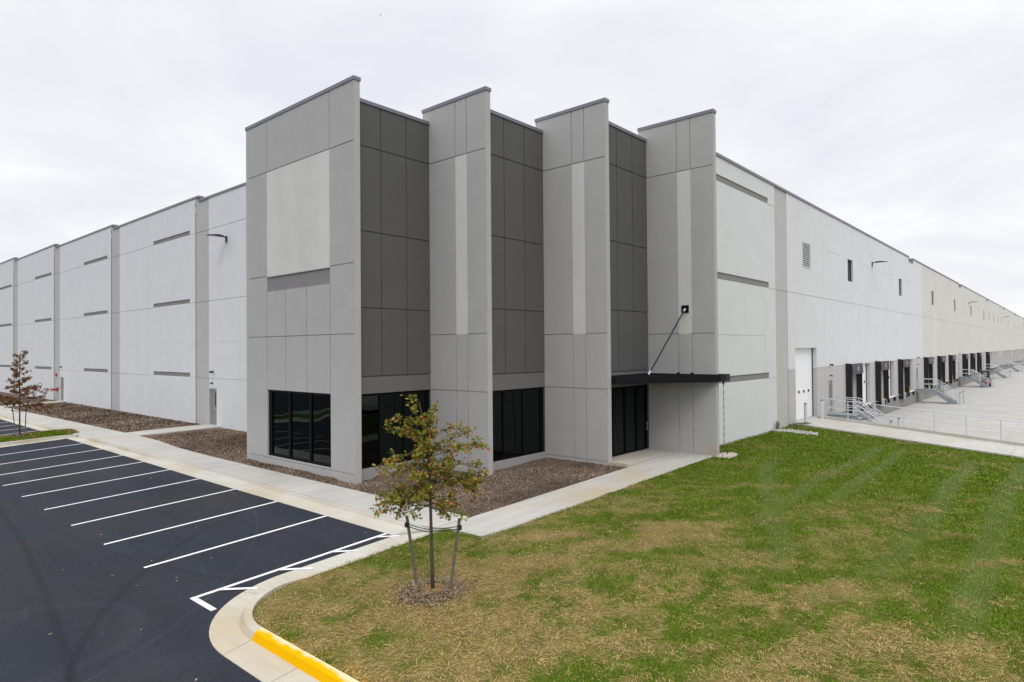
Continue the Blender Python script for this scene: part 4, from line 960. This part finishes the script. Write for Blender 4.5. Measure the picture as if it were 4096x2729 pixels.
# ================================================================ dock shelters
def shelter(label, x):
    t = thing('dock_shelter', label, 'dock shelter', (x, WY, 0), 'black dock shelters along the dock wall')
    W_, D_ = 3.07, .36
    box('side_curtain', 'shelter_fabric', t, 0, .07, -D_, -.003, .60, 3.93); box('side_curtain', 'shelter_fabric', t, W_-.07, W_, -D_, -.003, .60, 3.93)
    # front flaps
    box('front_flap', 'shelter_fabric', t, 0, .11, -D_-.05, -D_-.002, .52, 3.90); box('front_flap', 'shelter_fabric', t, W_-.11, W_, -D_-.05, -D_-.002, .52, 3.90)
    h = MB(); n_ = 10
    for k in range(n_):
        a, b = k/n_, (k+1)/n_; xa_ = -.03+(W_+.06)*a; xb_ = -.03+(W_+.06)*b; w1 = .03*math.sin(a*9)+.02*math.sin(a*23); w2 = .03*math.sin(b*9)+.02*math.sin(b*23)
        h.poly([(xa_, -D_-.07, 3.92), (xb_, -D_-.07, 3.92), (xb_, -D_-.12+w2, 3.16+w2*.8), (xa_, -D_-.12+w1, 3.16+w1*.8)])
        h.poly([(xa_, -D_-.058, 3.92), (xb_, -D_-.058, 3.92), (xb_, -D_-.10+w2, 3.16+w2*.8), (xa_, -D_-.10+w1, 3.16+w1*.8)])
    hh = h.build('header_curtain', 'header_fabric', t, True)
    cx2, cz2, r_ = W_*.5, 3.56, .2
    MB().poly([(cx2-r_*.75, -D_-.135, cz2), (cx2, -D_-.135, cz2-r_), (cx2+r_*.75, -D_-.135, cz2), (cx2, -D_-.135, cz2+r_)]).build('logo', 'logo_white', hh)
    MB().poly([(cx2-.075, -D_-.138, cz2-.03), (cx2+.075, -D_-.138, cz2-.03), (cx2+.075, -D_-.138, cz2+.03), (cx2-.075, -D_-.138, cz2+.03)]).build('logo_bar', 'header_fabric', hh)
    tp = MB(); i = 0; tp.v = [(0, -.003, 3.99), (W_, -.003, 3.99), (W_, -D_-.06, 3.93), (0, -D_-.06, 3.93), (0, -.003, 3.94), (W_, -.003, 3.94), (W_, -D_-.06, 3.91), (0, -D_-.06, 3.91)]; tp.f = [(0, 3, 2, 1), (4, 5, 6, 7), (0, 1, 5, 4), (2, 3, 7, 6), (3, 0, 4, 7), (1, 2, 6, 5)]
    tp.build('top_cover', 'lower_gray', t)
    for xg_ in (.05, W_-.12): box('guide_strip', 'yellow_strip', t, xg_, xg_+.05, -D_-.085, -D_-.055, .58, 1.25)
    box('dock_leveler', 'galv_dark', t, .75, W_-.75, -.25, -.17, .10, .62)
    for xg_ in (.55, W_-.75): box('bumper_block', 'rubber', t, xg_, xg_+.2, -.30, -.17, .15, .60)
    return t
ow = ['first', 'second', 'third', 'fourth', 'fifth', 'sixth', 'seventh', 'eighth', 'ninth', 'tenth and last']
s0 = None
for k, x_ in enumerate(SH):
    lab = 'black fabric dock shelter with gray header, %s from the tall white overhead door' % ow[k]
    if s0 is None: s0 = shelter(lab, x_)
    else: copy_tree(s0, None, (x_, WY, 0), lab)

# ================================================================ dock stairs
def stair(label, x):
    t = thing('dock_stair', label, 'steel stairs', (x, WY, 0), 'galvanized stairs down to the truck court')
    W_, zc_, zt_ = 1.55, -.76, .64; yl, yb = -1.62, -3.42
    box('landing', 'tread', t, 0, W_, yl, -.005, zt_-.05, zt_)
    st_ = MB()
    for xx in (0, W_-.05):
        st_.box(xx-.002, xx+.052, yl, -.006, zt_-.34, zt_-.052) if False else None
        i = len(st_.v); a = (yl, zt_+.02); b = (yb, zc_+.22); c = (yb, zc_+.0); d = (yb+.42, zc_+.0); e_ = (yl+.06, zt_-.33); f_ = (-.01, zt_-.33); g_ = (-.01, zt_+.02)
        pr_ = [a, b, c, d, e_, f_, g_]
        st_.v += [(xx, p[0], p[1]) for p in pr_]+[(xx+.05, p[0], p[1]) for p in pr_]
        st_.f += [(i, i+1, i+2, i+3, i+4, i+5, i+6), tuple(i+7+q for q in (6, 5, 4, 3, 2, 1, 0))]+[(i+q, i+(q+1) % 7, i+7+(q+1) % 7, i+7+q) for q in range(7)]
    st_.build('stringer', 'galv_dark', t)
    n_ = 7
    for k in range(n_):
        yy = yl-(yl-yb)*(k+.15)/n_; zz_ = zt_-(zt_-zc_)*(k+1)/(n_+1)
        box('tread', 'tread', t, .052, W_-.052, yy-.27, yy, zz_-.035, zz_)
    slope = (zc_-zt_)/(yb-yl)
    for xx in (.03, W_-.03):
        r_ = MB()
        H = 1.07
        def line(h): return [(xx, -.12, zt_+h), (xx, yl-.02, zt_+h), (xx, yb-.0, zc_+h+.12)]
        top = line(H); r_.tube([(xx, -.12, zt_)]+[(xx, -.12, zt_+H-.08), (xx, -.20, zt_+H)]+top[1:]+[(xx, yb-.12, zc_+H+.05), (xx, yb-.16, zc_+H-.1), (xx, yb-.14, zc_+.5)], .028, 6)
        l2 = line(.86); r_.tube([(xx, yl+.1, zt_+.86), l2[1], l2[2]], .026, 6)
        l3 = line(.54); r_.tube(l3, .026, 6)
        r_.tube([(xx, yl, zt_+.08), (xx, yb, zc_+.36)], .02, 6) if xx < .1 else None
        for (yy, zb_) in ((yl+.05, zt_), ((yl+yb)/2, (zt_+zc_)/2+.08), (yb+.05, zc_+.1)):
            r_.tube([(xx, yy, zb_-.2), (xx, yy, zb_+H)], .028, 6)
        r_.build('handrail', 'galv', t)
    return t
SX = [32.62, 64.85, 98.0, 131.3, 168.0, 206.0, 242.2]
sl_lab = ['galvanized dock stair nearest the ramp, behind the ramp railing', 'galvanized dock stair after the third dock shelter, second from the ramp', 'galvanized dock stair with the forklift behind it', 'galvanized dock stair at the tenth dock shelter', 'galvanized dock stair fifth from the ramp', 'galvanized dock stair sixth from the ramp, near the picture edge', 'galvanized dock stair farthest away at the picture edge']
for k, x_ in enumerate(SX):
    if k == 0: st0 = stair(sl_lab[0], x_)
    else: copy_tree(st0, None, (x_, WY, 0), sl_lab[k])

# ================================================================ bollards
def bollard(label, x, y, z, h):
    t = thing('bollard', label, 'bollard', (x, y, z), 'steel bollards')
    MB().tube([(0, 0, 0), (0, 0, h-.10)], .085, 16).build('post', 'galv', t, False)
    MB().tube([(0, 0, h-.10), (0, 0, h-.05), (0, 0, h-.015), (0, 0, h)], [.086, .078, .05, .01], 16).build('cap', 'bollard_cap', t, True); return t
bollard('steel bollard in front of the tall white overhead door, on the lawn side', 26.40, -7.55, .68, 1.2)
bollard('steel bollard beside the start of the ramp railing', 29.25, -7.68, .68, 1.22)
b0 = bollard('steel bollard at the foot of the nearest dock stair, left one', 32.0, -10.95, -.76, 1.32)
def cpb(x, y, lab): copy_tree(b0, None, (x, y, -.76), lab)
cpb(34.1, -11.0, 'steel bollard at the foot of the nearest dock stair, right one')
for k, nm in ((1, 'second'), (2, 'third'), (3, 'fourth'), (4, 'fifth')):
    cpb(SX[k]-.7, -11.0, 'steel bollard at the foot of the %s dock stair, near one' % nm); cpb(SX[k]+1.5, -11.05, 'steel bollard at the foot of the %s dock stair, far one' % nm)

# ================================================================ ramp railing
rl = thing('ramp_railing', 'two-rail galvanized pipe railing along the edge of the ramp', 'railing', (29.6, -7.5, 0))
ytop = lambda y: float(rz(y))+.15+1.09
oy = -7.5; mr2 = MB(); mr3 = MB()
pts = [(0, 0, .80), (0, 0, 1.78), (0, -.05, 1.88), (0, -.13, 1.93)]+[(0, y-oy, ytop(y)) for y in (-7.9, -9.07, -10.55, -12.04, -13.55, -15.04, -16.57, -18.1, -19.6, -21.1, -22.6)]
mr2.tube(pts, .024, 8).build('top_rail', 'galv', rl)
mr3.tube([(0, 0, 1.36)]+[(0, y-oy, ytop(y)-.53) for y in (-7.9, -9.07, -12.04, -16.57, -22.6)], .022, 8).build('mid_rail', 'galv', rl)
for y in (-9.07, -10.55, -12.04, -13.55, -15.04, -16.57, -18.1, -19.6, -21.1, -22.6): MB().tube([(0, y-oy, float(rz(y))+.12), (0, y-oy, ytop(y))], .03, 8).build('post', 'galv', rl)

# ================================================================ forklift
fk = thing('forklift', 'small dark and orange forklift parked behind the third dock stair', 'forklift', (101.3, -10.0, -.76))
box('body', 'forklift_orange', fk, -1.1, .9, -.5, .5, .25, .95); box('counterweight', 'forklift_black', fk, .6, 1.15, -.52, .52, .3, 1.1)
box('seat', 'forklift_black', fk, -.1, .4, -.28, .28, .95, 1.5)
fr_ = MB()
for xx, yy in ((-.9, -.45), (-.9, .4), (.5, -.45), (.5, .4)): fr_.box(xx, xx+.07, yy, yy+.07, .9, 2.15)
fr_.box(-.95, .62, -.5, .5, 2.15, 2.22); fr_.build('overhead_guard', 'forklift_black', fk)
ms_ = MB()
for yy in (-.4, .28): ms_.box(-1.3, -1.15, yy, yy+.12, .05, 2.3)
ms_.box(-1.3, -1.16, -.28, .28, 2.1, 2.2); ms_.build('mast', 'forklift_black', fk)
for yy in (-.3, .2): box('fork', 'galv_dark', fk, -2.3, -1.31, yy, yy+.1, .05, .10)
for xx, yy in ((-.8, -.56), (-.8, .40), (.6, -.56), (.6, .40)): MB().tube([(xx, yy, .28), (xx, yy+.16, .28)], .28, 14).build('wheel', 'rubber', fk)
# pipe gate and rooftop frame
pg = thing('barrier_arm', 'white pipe barrier standing by the fifth dock stair', 'barrier', (167.0, -11.6, -.76)); MB().tube([(0, 0, 0), (0, 0, 2.0)], .07, 6).build('post', 'logo_white', pg); MB().tube([(0, 0, 1.95), (-2.5, 2.2, 1.95)], .05, 6).build('arm', 'logo_white', pg)
rfg = thing('roof_hatch_rail', 'yellow and gray safety rail standing on the far roof edge', 'safety rail', (228, WY+6, 13.3))
yl_ = MB()
for xx in (0, 1.2): yl_.box(xx, xx+.14, 0, .14, 0, 3.0)
yl_.box(0, 1.34, .0, .12, 2.4, 3.0); yl_.build('yellow_gate', 'yellow_strip', rfg)
gr_ = MB()
for xx in (3, 5, 7): gr_.box(xx, xx+.1, 0, .1, 0, 3.0)
for z_ in (1.6, 2.3, 2.95): gr_.box(1.5, 7.1, .11, .18, z_, z_+.08)
gr_.build('rail', 'galv', rfg)

# ================================================================ small ground things
def stones(name, label, cx0, cy0, ang, lx, ly, n_, mt, szr, zf):
    mb = MB(); r_ = random.Random(3)
    for k in range(n_):
        u = r_.uniform(-1, 1); v = r_.uniform(-1, 1)
        if u*u+v*v > 1 and lx/ly < 1.8: continue
        x_ = cx0+math.cos(ang)*u*lx-math.sin(ang)*v*ly; y_ = cy0+math.sin(ang)*u*lx+math.cos(ang)*v*ly
        s = r_.uniform(*szr); z_ = zf(x_, y_)+s*.3+r_.uniform(0, .03); i = len(mb.v); a0 = r_.uniform(0, 6.28); sxs = [r_.uniform(.7, 1.2) for _ in range(6)]
        for q in range(6): a = a0+q*math.pi/3; mb.v.append((x_+math.cos(a)*s*sxs[q], y_+math.sin(a)*s*sxs[q]*.8, z_))
        for q in range(6): a = a0+q*math.pi/3; mb.v.append((x_+math.cos(a)*s*.6*sxs[q], y_+math.sin(a)*s*.5*sxs[q], z_+s*.55))
        for q in range(6): a = a0+q*math.pi/3; mb.v.append((x_+math.cos(a)*s*.7*sxs[q], y_+math.sin(a)*s*.6*sxs[q], z_-s*.5))
        mb.f += [tuple(i+6+q for q in range(6))]+[(i+q, i+(q+1) % 6, i+6+(q+1) % 6, i+6+q) for q in range(6)]+[(i+12+q, i+12+(q+1) % 6, i+(q+1) % 6, i+q) for q in range(6)]
    return tag(mb.build(name, mt), label, 'stones', kind='stuff')
LH = lambda x_, y_: float(lawn_h(np.array(x_), np.array(y_)))
stones('gravel', 'pale crushed stones at the foot of the rain chain', 12.35, -8.62, .15, .62, .30, 150, 'stone_white', (.035, .08), LH)
stones('gravel', 'strip of gray river stones below the coiled hose', 22.45, -8.1, R(-70), 1.15, .42, 260, 'stone_gray', (.05, .10), LH)
t = thing('coiled_hose', 'coiled gray-brown tubing leaning on the wall above the river stones', 'coiled hose', (22.45, -7.22, .55))
hm = MB()
for k in range(4): hm.torus((0.0, -.03*k, .30+.01*k), .24-.012*k, .022, 'y', 20, 6, .62, 1)
hm.build('coil', 'hose', t); box('strap', 'strap', t, -.07, .07, -.14, .02, .02, .10)
t = thing('scrap_planks', 'few weathered boards lying where lawn meets the ramp slab', 'planks', (25.6, -7.5, .66))
for k, (a, l_) in enumerate(((-.5, 1.9), (-1.4, .9), (-.2, .7))):
    p = box('plank', 'wood', t, -l_/2, l_/2, -.05, .05, 0, .03); p.location = (-.05+k*.05, .1-.15*k, .02+.035*k); p.rotation_euler = (0, 0, a)

# ================================================================ trees
def leaf_shape(s):
    """pin-oak like lobed leaf outline in the XY plane, tip along +Y"""
    half = [(0, 0), (.05, .12), (.26, .20), (.10, .34), (.42, .52), (.13, .58), (.30, .84), (.08, .80), (0, 1.05)]
    return [(x*s, y*s) for x, y in half]
LEAF = leaf_shape(1)
def make_tree(name, label, base, trunk, specs, palette, seed, lsize, density, stakes):
    r_ = random.Random(seed); root = thing(name, label, 'tree', base)
    bx, by, bz = base; tk = MB(); n_t = len(trunk)
    tk.tube([p for p, _ in trunk], [q for _, q in trunk], 8)
    LV = []; LF = []; LC = []
    def leafat(p, d, size):
        d = d.normalized(); side = d.cross(Vector((r_.uniform(-1, 1), r_.uniform(-1, 1), r_.uniform(-.5, 1))))
        if side.length < 1e-3: side = Vector((1, 0, 0))
        side.normalize(); nrm = side.cross(d); i = len(LV); c = r_.choice(palette); sh = r_.uniform(.7, 1.6); c = tuple(v*sh for v in c)
        bend = r_.uniform(-.25, .25)
        mid = []
        for (x, y) in LEAF: mid.append(p+d*(y*size)+nrm*(bend*y*y*size))
        L_ = len(LEAF)
        right = [p+d*(y*size)+side*(x*size)+nrm*(bend*y*y*size+x*size*.35) for x, y in LEAF[1:-1]]
        left = [p+d*(y*size)-side*(x*size)+nrm*(bend*y*y*size+x*size*.35) for x, y in LEAF[1:-1]]
        base_, tip = mid[0], mid[-1]
        LV.extend([base_, *right, tip]); LF.append(tuple(range(i, i+L_))); i2 = i+L_
        LV.extend([base_, *left, tip]); LF.append(tuple(range(i2, i2+L_))[::-1])
        LC.extend([c]*(2*L_))
    def limb(p0, d, ln, rad, level):
        pts = [p0]; rs = [rad]; p = p0.copy(); dd_ = d.normalized(); seg = max(3, int(ln/.11))
        for k in range(seg):
            dd_ = (dd_+Vector((r_.uniform(-.16, .16), r_.uniform(-.16, .16), r_.uniform(-.12, .12)-(.05 if level == 0 else 0)))).normalized()
            p = p+dd_*(ln/seg); pts.append(p.copy()); rs.append(rad*(1-.8*(k+1)/seg)); fr_ = (k+1)/seg
            if fr_ > .22:
                for q in range(int(density*(1.0 if level else .9)+r_.random())):
                    ld = (dd_*.5+Vector((r_.uniform(-1, 1), r_.uniform(-1, 1), r_.uniform(-.9, .7)))).normalized(); leafat(p+ld*.02+Vector((r_.uniform(-.03, .03),)*3), ld, lsize*r_.uniform(.65, 1.2))
            if level < 2 and fr_ > .2 and fr_ < .95 and r_.random() < (.85 if level == 0 else .35):
                sd_ = (dd_*.7+Vector((r_.uniform(-1, 1), r_.uniform(-1, 1), r_.uniform(-.5, .6)))).normalized(); limb(p, sd_, ln*r_.uniform(.25, .5)*(1-fr_*.4), rad*.45, level+1)
        tk.tube(pts, rs, 5)
    def at_h(z):
        for (a, ra), (b, rb) in zip(trunk, trunk[1:]):
            if a[2] <= z <= b[2]:
                t_ = (z-a[2])/(b[2]-a[2]); return Vector(a).lerp(Vector(b), t_), ra+(rb-ra)*t_
        return Vector(trunk[-1][0]), trunk[-1][1]
    for (z, az, ln, el) in specs:
        p, rad = at_h(z); limb(p, Vector((math.cos(R(az))*math.cos(R(el)), math.sin(R(az))*math.cos(R(el)), math.sin(R(el)))), ln, max(.006, rad*.55), 0)
    tko = tk.build('trunk', 'bark', root, True)
    me = bpy.data.meshes.new('crown'); me.from_pydata([tuple(v) for v in LV], [], LF); me.update(); a = me.color_attributes.new('Col', 'FLOAT_COLOR', 'POINT')
    cc_ = np.ones((len(LV), 4), 'f'); cc_[:, :3] = np.array(LC, 'f'); a.data.foreach_set('color', cc_.reshape(-1)); me.materials.append(MATS['leaf']); o = bpy.data.objects.new('crown', me); col.objects.link(o); o.parent = root
    print(name, 'leaves', len(LF)//2)
    return root
rx, ry = math.sin(yaw), -math.cos(yaw)          # world direction of "right in the photo"
def azr(deg): return math.degrees(yaw)-90+deg   # 0 = photo right, 90 = away, 180 = photo left
def offs(r0): return (rx*r0, ry*r0)
PG1 = [(.15, .165, .015), (.19, .19, .02), (.11, .13, .012), (.23, .205, .025), (.27, .21, .03), (.15, .16, .02), (.08, .105, .012), (.17, .19, .03), (.14, .17, .03), (.21, .21, .04), (.11, .14, .025), (.17, .19, .03), (.24, .20, .05), (.30, .19, .05), (.36, .12, .035), (.30, .17, .07), (.33, .15, .04)]
tb = (-5.0, -9.72, LH(-5.0, -9.72))
s_a = [(1.75, azr(182), .85, -6), (1.7, azr(20), .45, -12), (1.8, azr(355), .75, -6), (1.85, azr(165), .8, 0), (1.9, azr(330), .6, 0), (1.75, azr(200), .6, -10), (2.05, azr(186), .95, 2), (2.0, azr(172), 1.15, 0), (1.95, azr(10), .6, -8), (2.1, azr(95), .7, 5), (2.15, azr(275), .7, 0), (2.2, azr(20), 1.1, 14), (2.25, azr(-15), 1.15, 12), (2.3, azr(150), .8, 15),
       (2.3, azr(235), .7, 15), (2.4, azr(60), .7, 20), (2.45, azr(300), .75, 15), (2.5, azr(5), 1.0, 22), (2.55, azr(200), .85, 20), (2.6, azr(120), .6, 28), (2.7, azr(350), .7, 25), (2.75, azr(182), 1.1, 18), (2.8, azr(250), .5, 30),
       (2.85, azr(0), .95, 24), (2.95, azr(160), .55, 35), (3.05, azr(20), .65, 32), (3.1, azr(190), .55, 30), (3.3, azr(175), .65, 30), (3.35, azr(10), .28, 50), (3.45, azr(0), .42, 55), (3.6, azr(200), .3, 40), (3.75, azr(180), .4, 45)]
def trunk_pts(ht, lean, r0):
    pts = []
    for k in range(9):
        f = k/8; o_ = offs(lean(f)); pts.append(((o_[0], o_[1], f*ht), r0*(1-f)**.75+.006))
    return pts
r1 = random.Random(21)
for k in range(34):
    f = k/33; z = 1.78+f*1.75; s_a.append((z, r1.uniform(0, 360), (.55 if f < .45 else .32 if f < .75 else .18)*r1.uniform(.6, 1.25), r1.uniform(0, 30)))
s_a += [(2.0, azr(188), 1.05, -2), (2.1, azr(176), 1.0, 10), (2.35, azr(3), 1.1, 8), (2.2, azr(-8), 1.0, 5), (2.75, azr(2), 1.25, 20), (3.0, azr(184), .95, 25)]
tree1 = make_tree('oak_sapling', 'staked young oak with green and rust leaves on the near lawn', tb, trunk_pts(3.85, lambda f: -.08*f-.42*max(0, f-.72)**1.3*2.2, .036), s_a, PG1, 5, .080, 4.1, True)
PG2 = [(.22, .065, .03), (.20, .09, .03), (.17, .11, .03), (.10, .10, .03), (.26, .05, .05), (.15, .11, .04), (.09, .085, .03), (.20, .08, .04)]
t2b = (-4.62, 25.85, float(isl_z(np.array(-4.62), np.array(25.85))))
s_b = []
r2 = random.Random(9)
for k in range(26):
    f = k/25; z = 1.75+f*2.7; ln = (1.15 if f < .15 else .9 if f < .4 else .62 if f < .7 else .38)*r2.uniform(.7, 1.1); s_b.append((z, azr(k*137.5+20), ln, 5+35*f))
s_b += [(1.9, azr(5), 1.6, 10), (1.95, azr(185), 1.8, 3), (2.1, azr(170), 1.7, 5), (2.7, azr(10), 1.3, 18), (4.3, azr(5), .6, 55)]
tree2 = make_tree('oak_sapling', 'staked young oak with dark red leaves on the parking island', t2b, trunk_pts(4.7, lambda f: .0+.25*max(0, f-.8), .04), s_b, PG2, 12, .10, 5.5, True)
for tr in (tree1, tree2): tr['group'] = 'staked oak saplings'
def stake(label, base, top, parent_none=None):
    t = thing('tree_stake', label, 'stake', base, 'wooden stakes holding the saplings')
    d = Vector(top)-Vector(base); mb = MB()
    mb.tube([(0, 0, -.1), tuple(d)], .032, 4); mb.build('post', 'wood', t); return t
def pr_at(base, right, away): return (base[0]+rx*right-ry*away*1.0*1, base[1]+ry*right+rx*away*1)
def gz(x_, y_): return LH(x_, y_)
# positions are given to the right of, and beyond, each trunk
def stake_pair(tb_, a, b, h, gzf, names):
    tops = []
    for (r0, w0, r1, w1), lab in zip((a, b), names):
        p = pr_at(tb_, r0, w0); q = pr_at(tb_, r1, w1); z0 = gzf(*p); stake(lab, (p[0], p[1], z0), (q[0], q[1], z0+h)); tops.append((q[0], q[1], z0+h-.16))
    return tops
tp1 = stake_pair(tb, (-.36, .35, -.56, .25), (.34, -.12, .56, -.1), 1.48, gz, ('weathered wooden stake left of the near sapling trunk', 'weathered wooden stake right of the near sapling trunk'))
tp2 = stake_pair(t2b, (-.22, .0, -.42, .0), (.22, .1, .30, .1), 1.62, lambda x_, y_: t2b[2], ('dark wooden stake left of the red sapling on the island', 'pale wooden stake right of the red sapling on the island'))
for tops_, tb_, lab in ((tp1, tb, 'dark webbing ties between the stakes and trunk of the near sapling'), (tp2, t2b, 'dark webbing ties between the stakes and trunk of the island sapling')):
    t = thing('tree_tie', lab, 'strap', (tb_[0], tb_[1], tb_[2]+1.25)); zt_ = tops_[0][2]-tb_[2]-1.25
    for q in tops_:
        v = (q[0]-tb_[0], q[1]-tb_[1], q[2]-tb_[2]-1.25); mid = (v[0]*.5, v[1]*.5, v[2]-.05)
        mb = MB(); mb.tube([v, mid, (0.0, 0.0, v[2]-.06)], .009, 5); mb.tube([(v[0], v[1], v[2]-.05), (mid[0], mid[1], mid[2]-.05), (0, 0, v[2]-.12)], .010, 5)
        mb.tube([(v[0], v[1], v[2]-.07), (v[0], v[1], v[2]+.02)], .045, 6)
        mb.build('band', 'strap', t)
# ring of chipped mulch at each sapling
def mound(base, zf, rad, lab, cnt=5200, cs=.05):
    X_ = nr.normal(base[0], rad*.52, cnt); Y_ = nr.normal(base[1], rad*.52, cnt); k = np.hypot(X_-base[0], Y_-base[1]) < rad*1.15*nr.uniform(.7, 1.25, cnt); X_, Y_ = X_[k], Y_[k]; n_ = len(X_); d_ = np.hypot(X_-base[0], Y_-base[1])
    base_c = np.array([[.28, .22, .16], [.19, .14, .09], [.38, .32, .24], [.34, .24, .12], [.11, .08, .05], [.44, .33, .17]]); c = base_c[nr.integers(0, 6, n_)]*nr.uniform(.6, 1.2, (n_, 1)); c = np.where((d_ < rad*.3)[:, None], np.array([.40, .27, .13])*nr.uniform(.7, 1.1, (n_, 1)), c)
    hgt = .07*np.clip(1-(d_/rad)**2, 0, 1)*np.where(d_ < rad*.35, .7, 1)
    o = straws('mulch_ring', X_, Y_, zf(X_, Y_)+hgt+nr.uniform(0, .03, n_), cs*nr.uniform(.6, 1.5, n_), cs*.3*nr.uniform(.6, 1.4, n_), nr.uniform(0, 6.28, n_), nr.normal(0, .4, n_), c); tag(o, lab, 'mulch', kind='stuff')
    g_ = MB(); ring = [(base[0]+math.cos(a)*rad*.98, base[1]+math.sin(a)*rad*.98) for a in np.linspace(0, 2*math.pi, 24, False)]; ring2 = [(base[0]+math.cos(a)*rad*.5, base[1]+math.sin(a)*rad*.5) for a in np.linspace(0, 2*math.pi, 24, False)]
    zq = lambda p, h: (p[0], p[1], float(zf(np.array(p[0]), np.array(p[1])))+h)
    for k in range(24):
        j = (k+1) % 24; g_.poly([zq(ring[k], -.01), zq(ring[j], -.01), zq(ring2[j], .05), zq(ring2[k], .05)]); g_.poly([zq(ring2[k], .05), zq(ring2[j], .05), zq(base, .04)])
    tag(g_.build('mulch_mound', 'mulch_ground', None, True), kind='structure')
mound(tb, lawn_h, .78, 'ring of gray-brown mulch round the near sapling'); mound(t2b, isl_z, .5, 'small ring of mulch round the island sapling', 1500, .09)

# bits of leaf litter on the near asphalt
X_ = nr.uniform(-12, -3, 130); Y_ = nr.uniform(-9, 14, 130); k = ~((X_ > -8.8) & (Y_ < -5.8)); X_, Y_ = X_[k], Y_[k]; n_ = len(X_)
o = straws('leaf_litter', X_, Y_, za(X_, Y_)+.012, nr.uniform(.02, .07, n_), nr.uniform(.01, .03, n_), nr.uniform(0, 6.28, n_), nr.normal(0, .1, n_), STRAW[nr.integers(0, 4, n_)]*nr.uniform(.5, 1.2, (n_, 1))); tag(o, 'scattered dry leaf bits on the asphalt', 'leaf litter', kind='stuff')

# bird far up in the sky
bd = Vector((.6162, .8047, .522))*55+CAM; t = thing('bird', 'tiny dark bird in the sky above the corner tower', 'bird', tuple(bd))
t.scale = (.45, .45, .45)
bb = MB(); bb.tube([(-.18, 0, 0), (-.08, 0, .02), (.08, 0, .01), (.2, 0, 0)], [.01, .05, .045, .01], 8); bb.build('body', 'rubber', t, True)
for s_ in (-1, 1): MB().poly([(-.06, 0, .03), (.07, 0, .03), (.0, s_*.22, .10), (-.05, s_*.42, .03)]).build('wing', 'rubber', t)
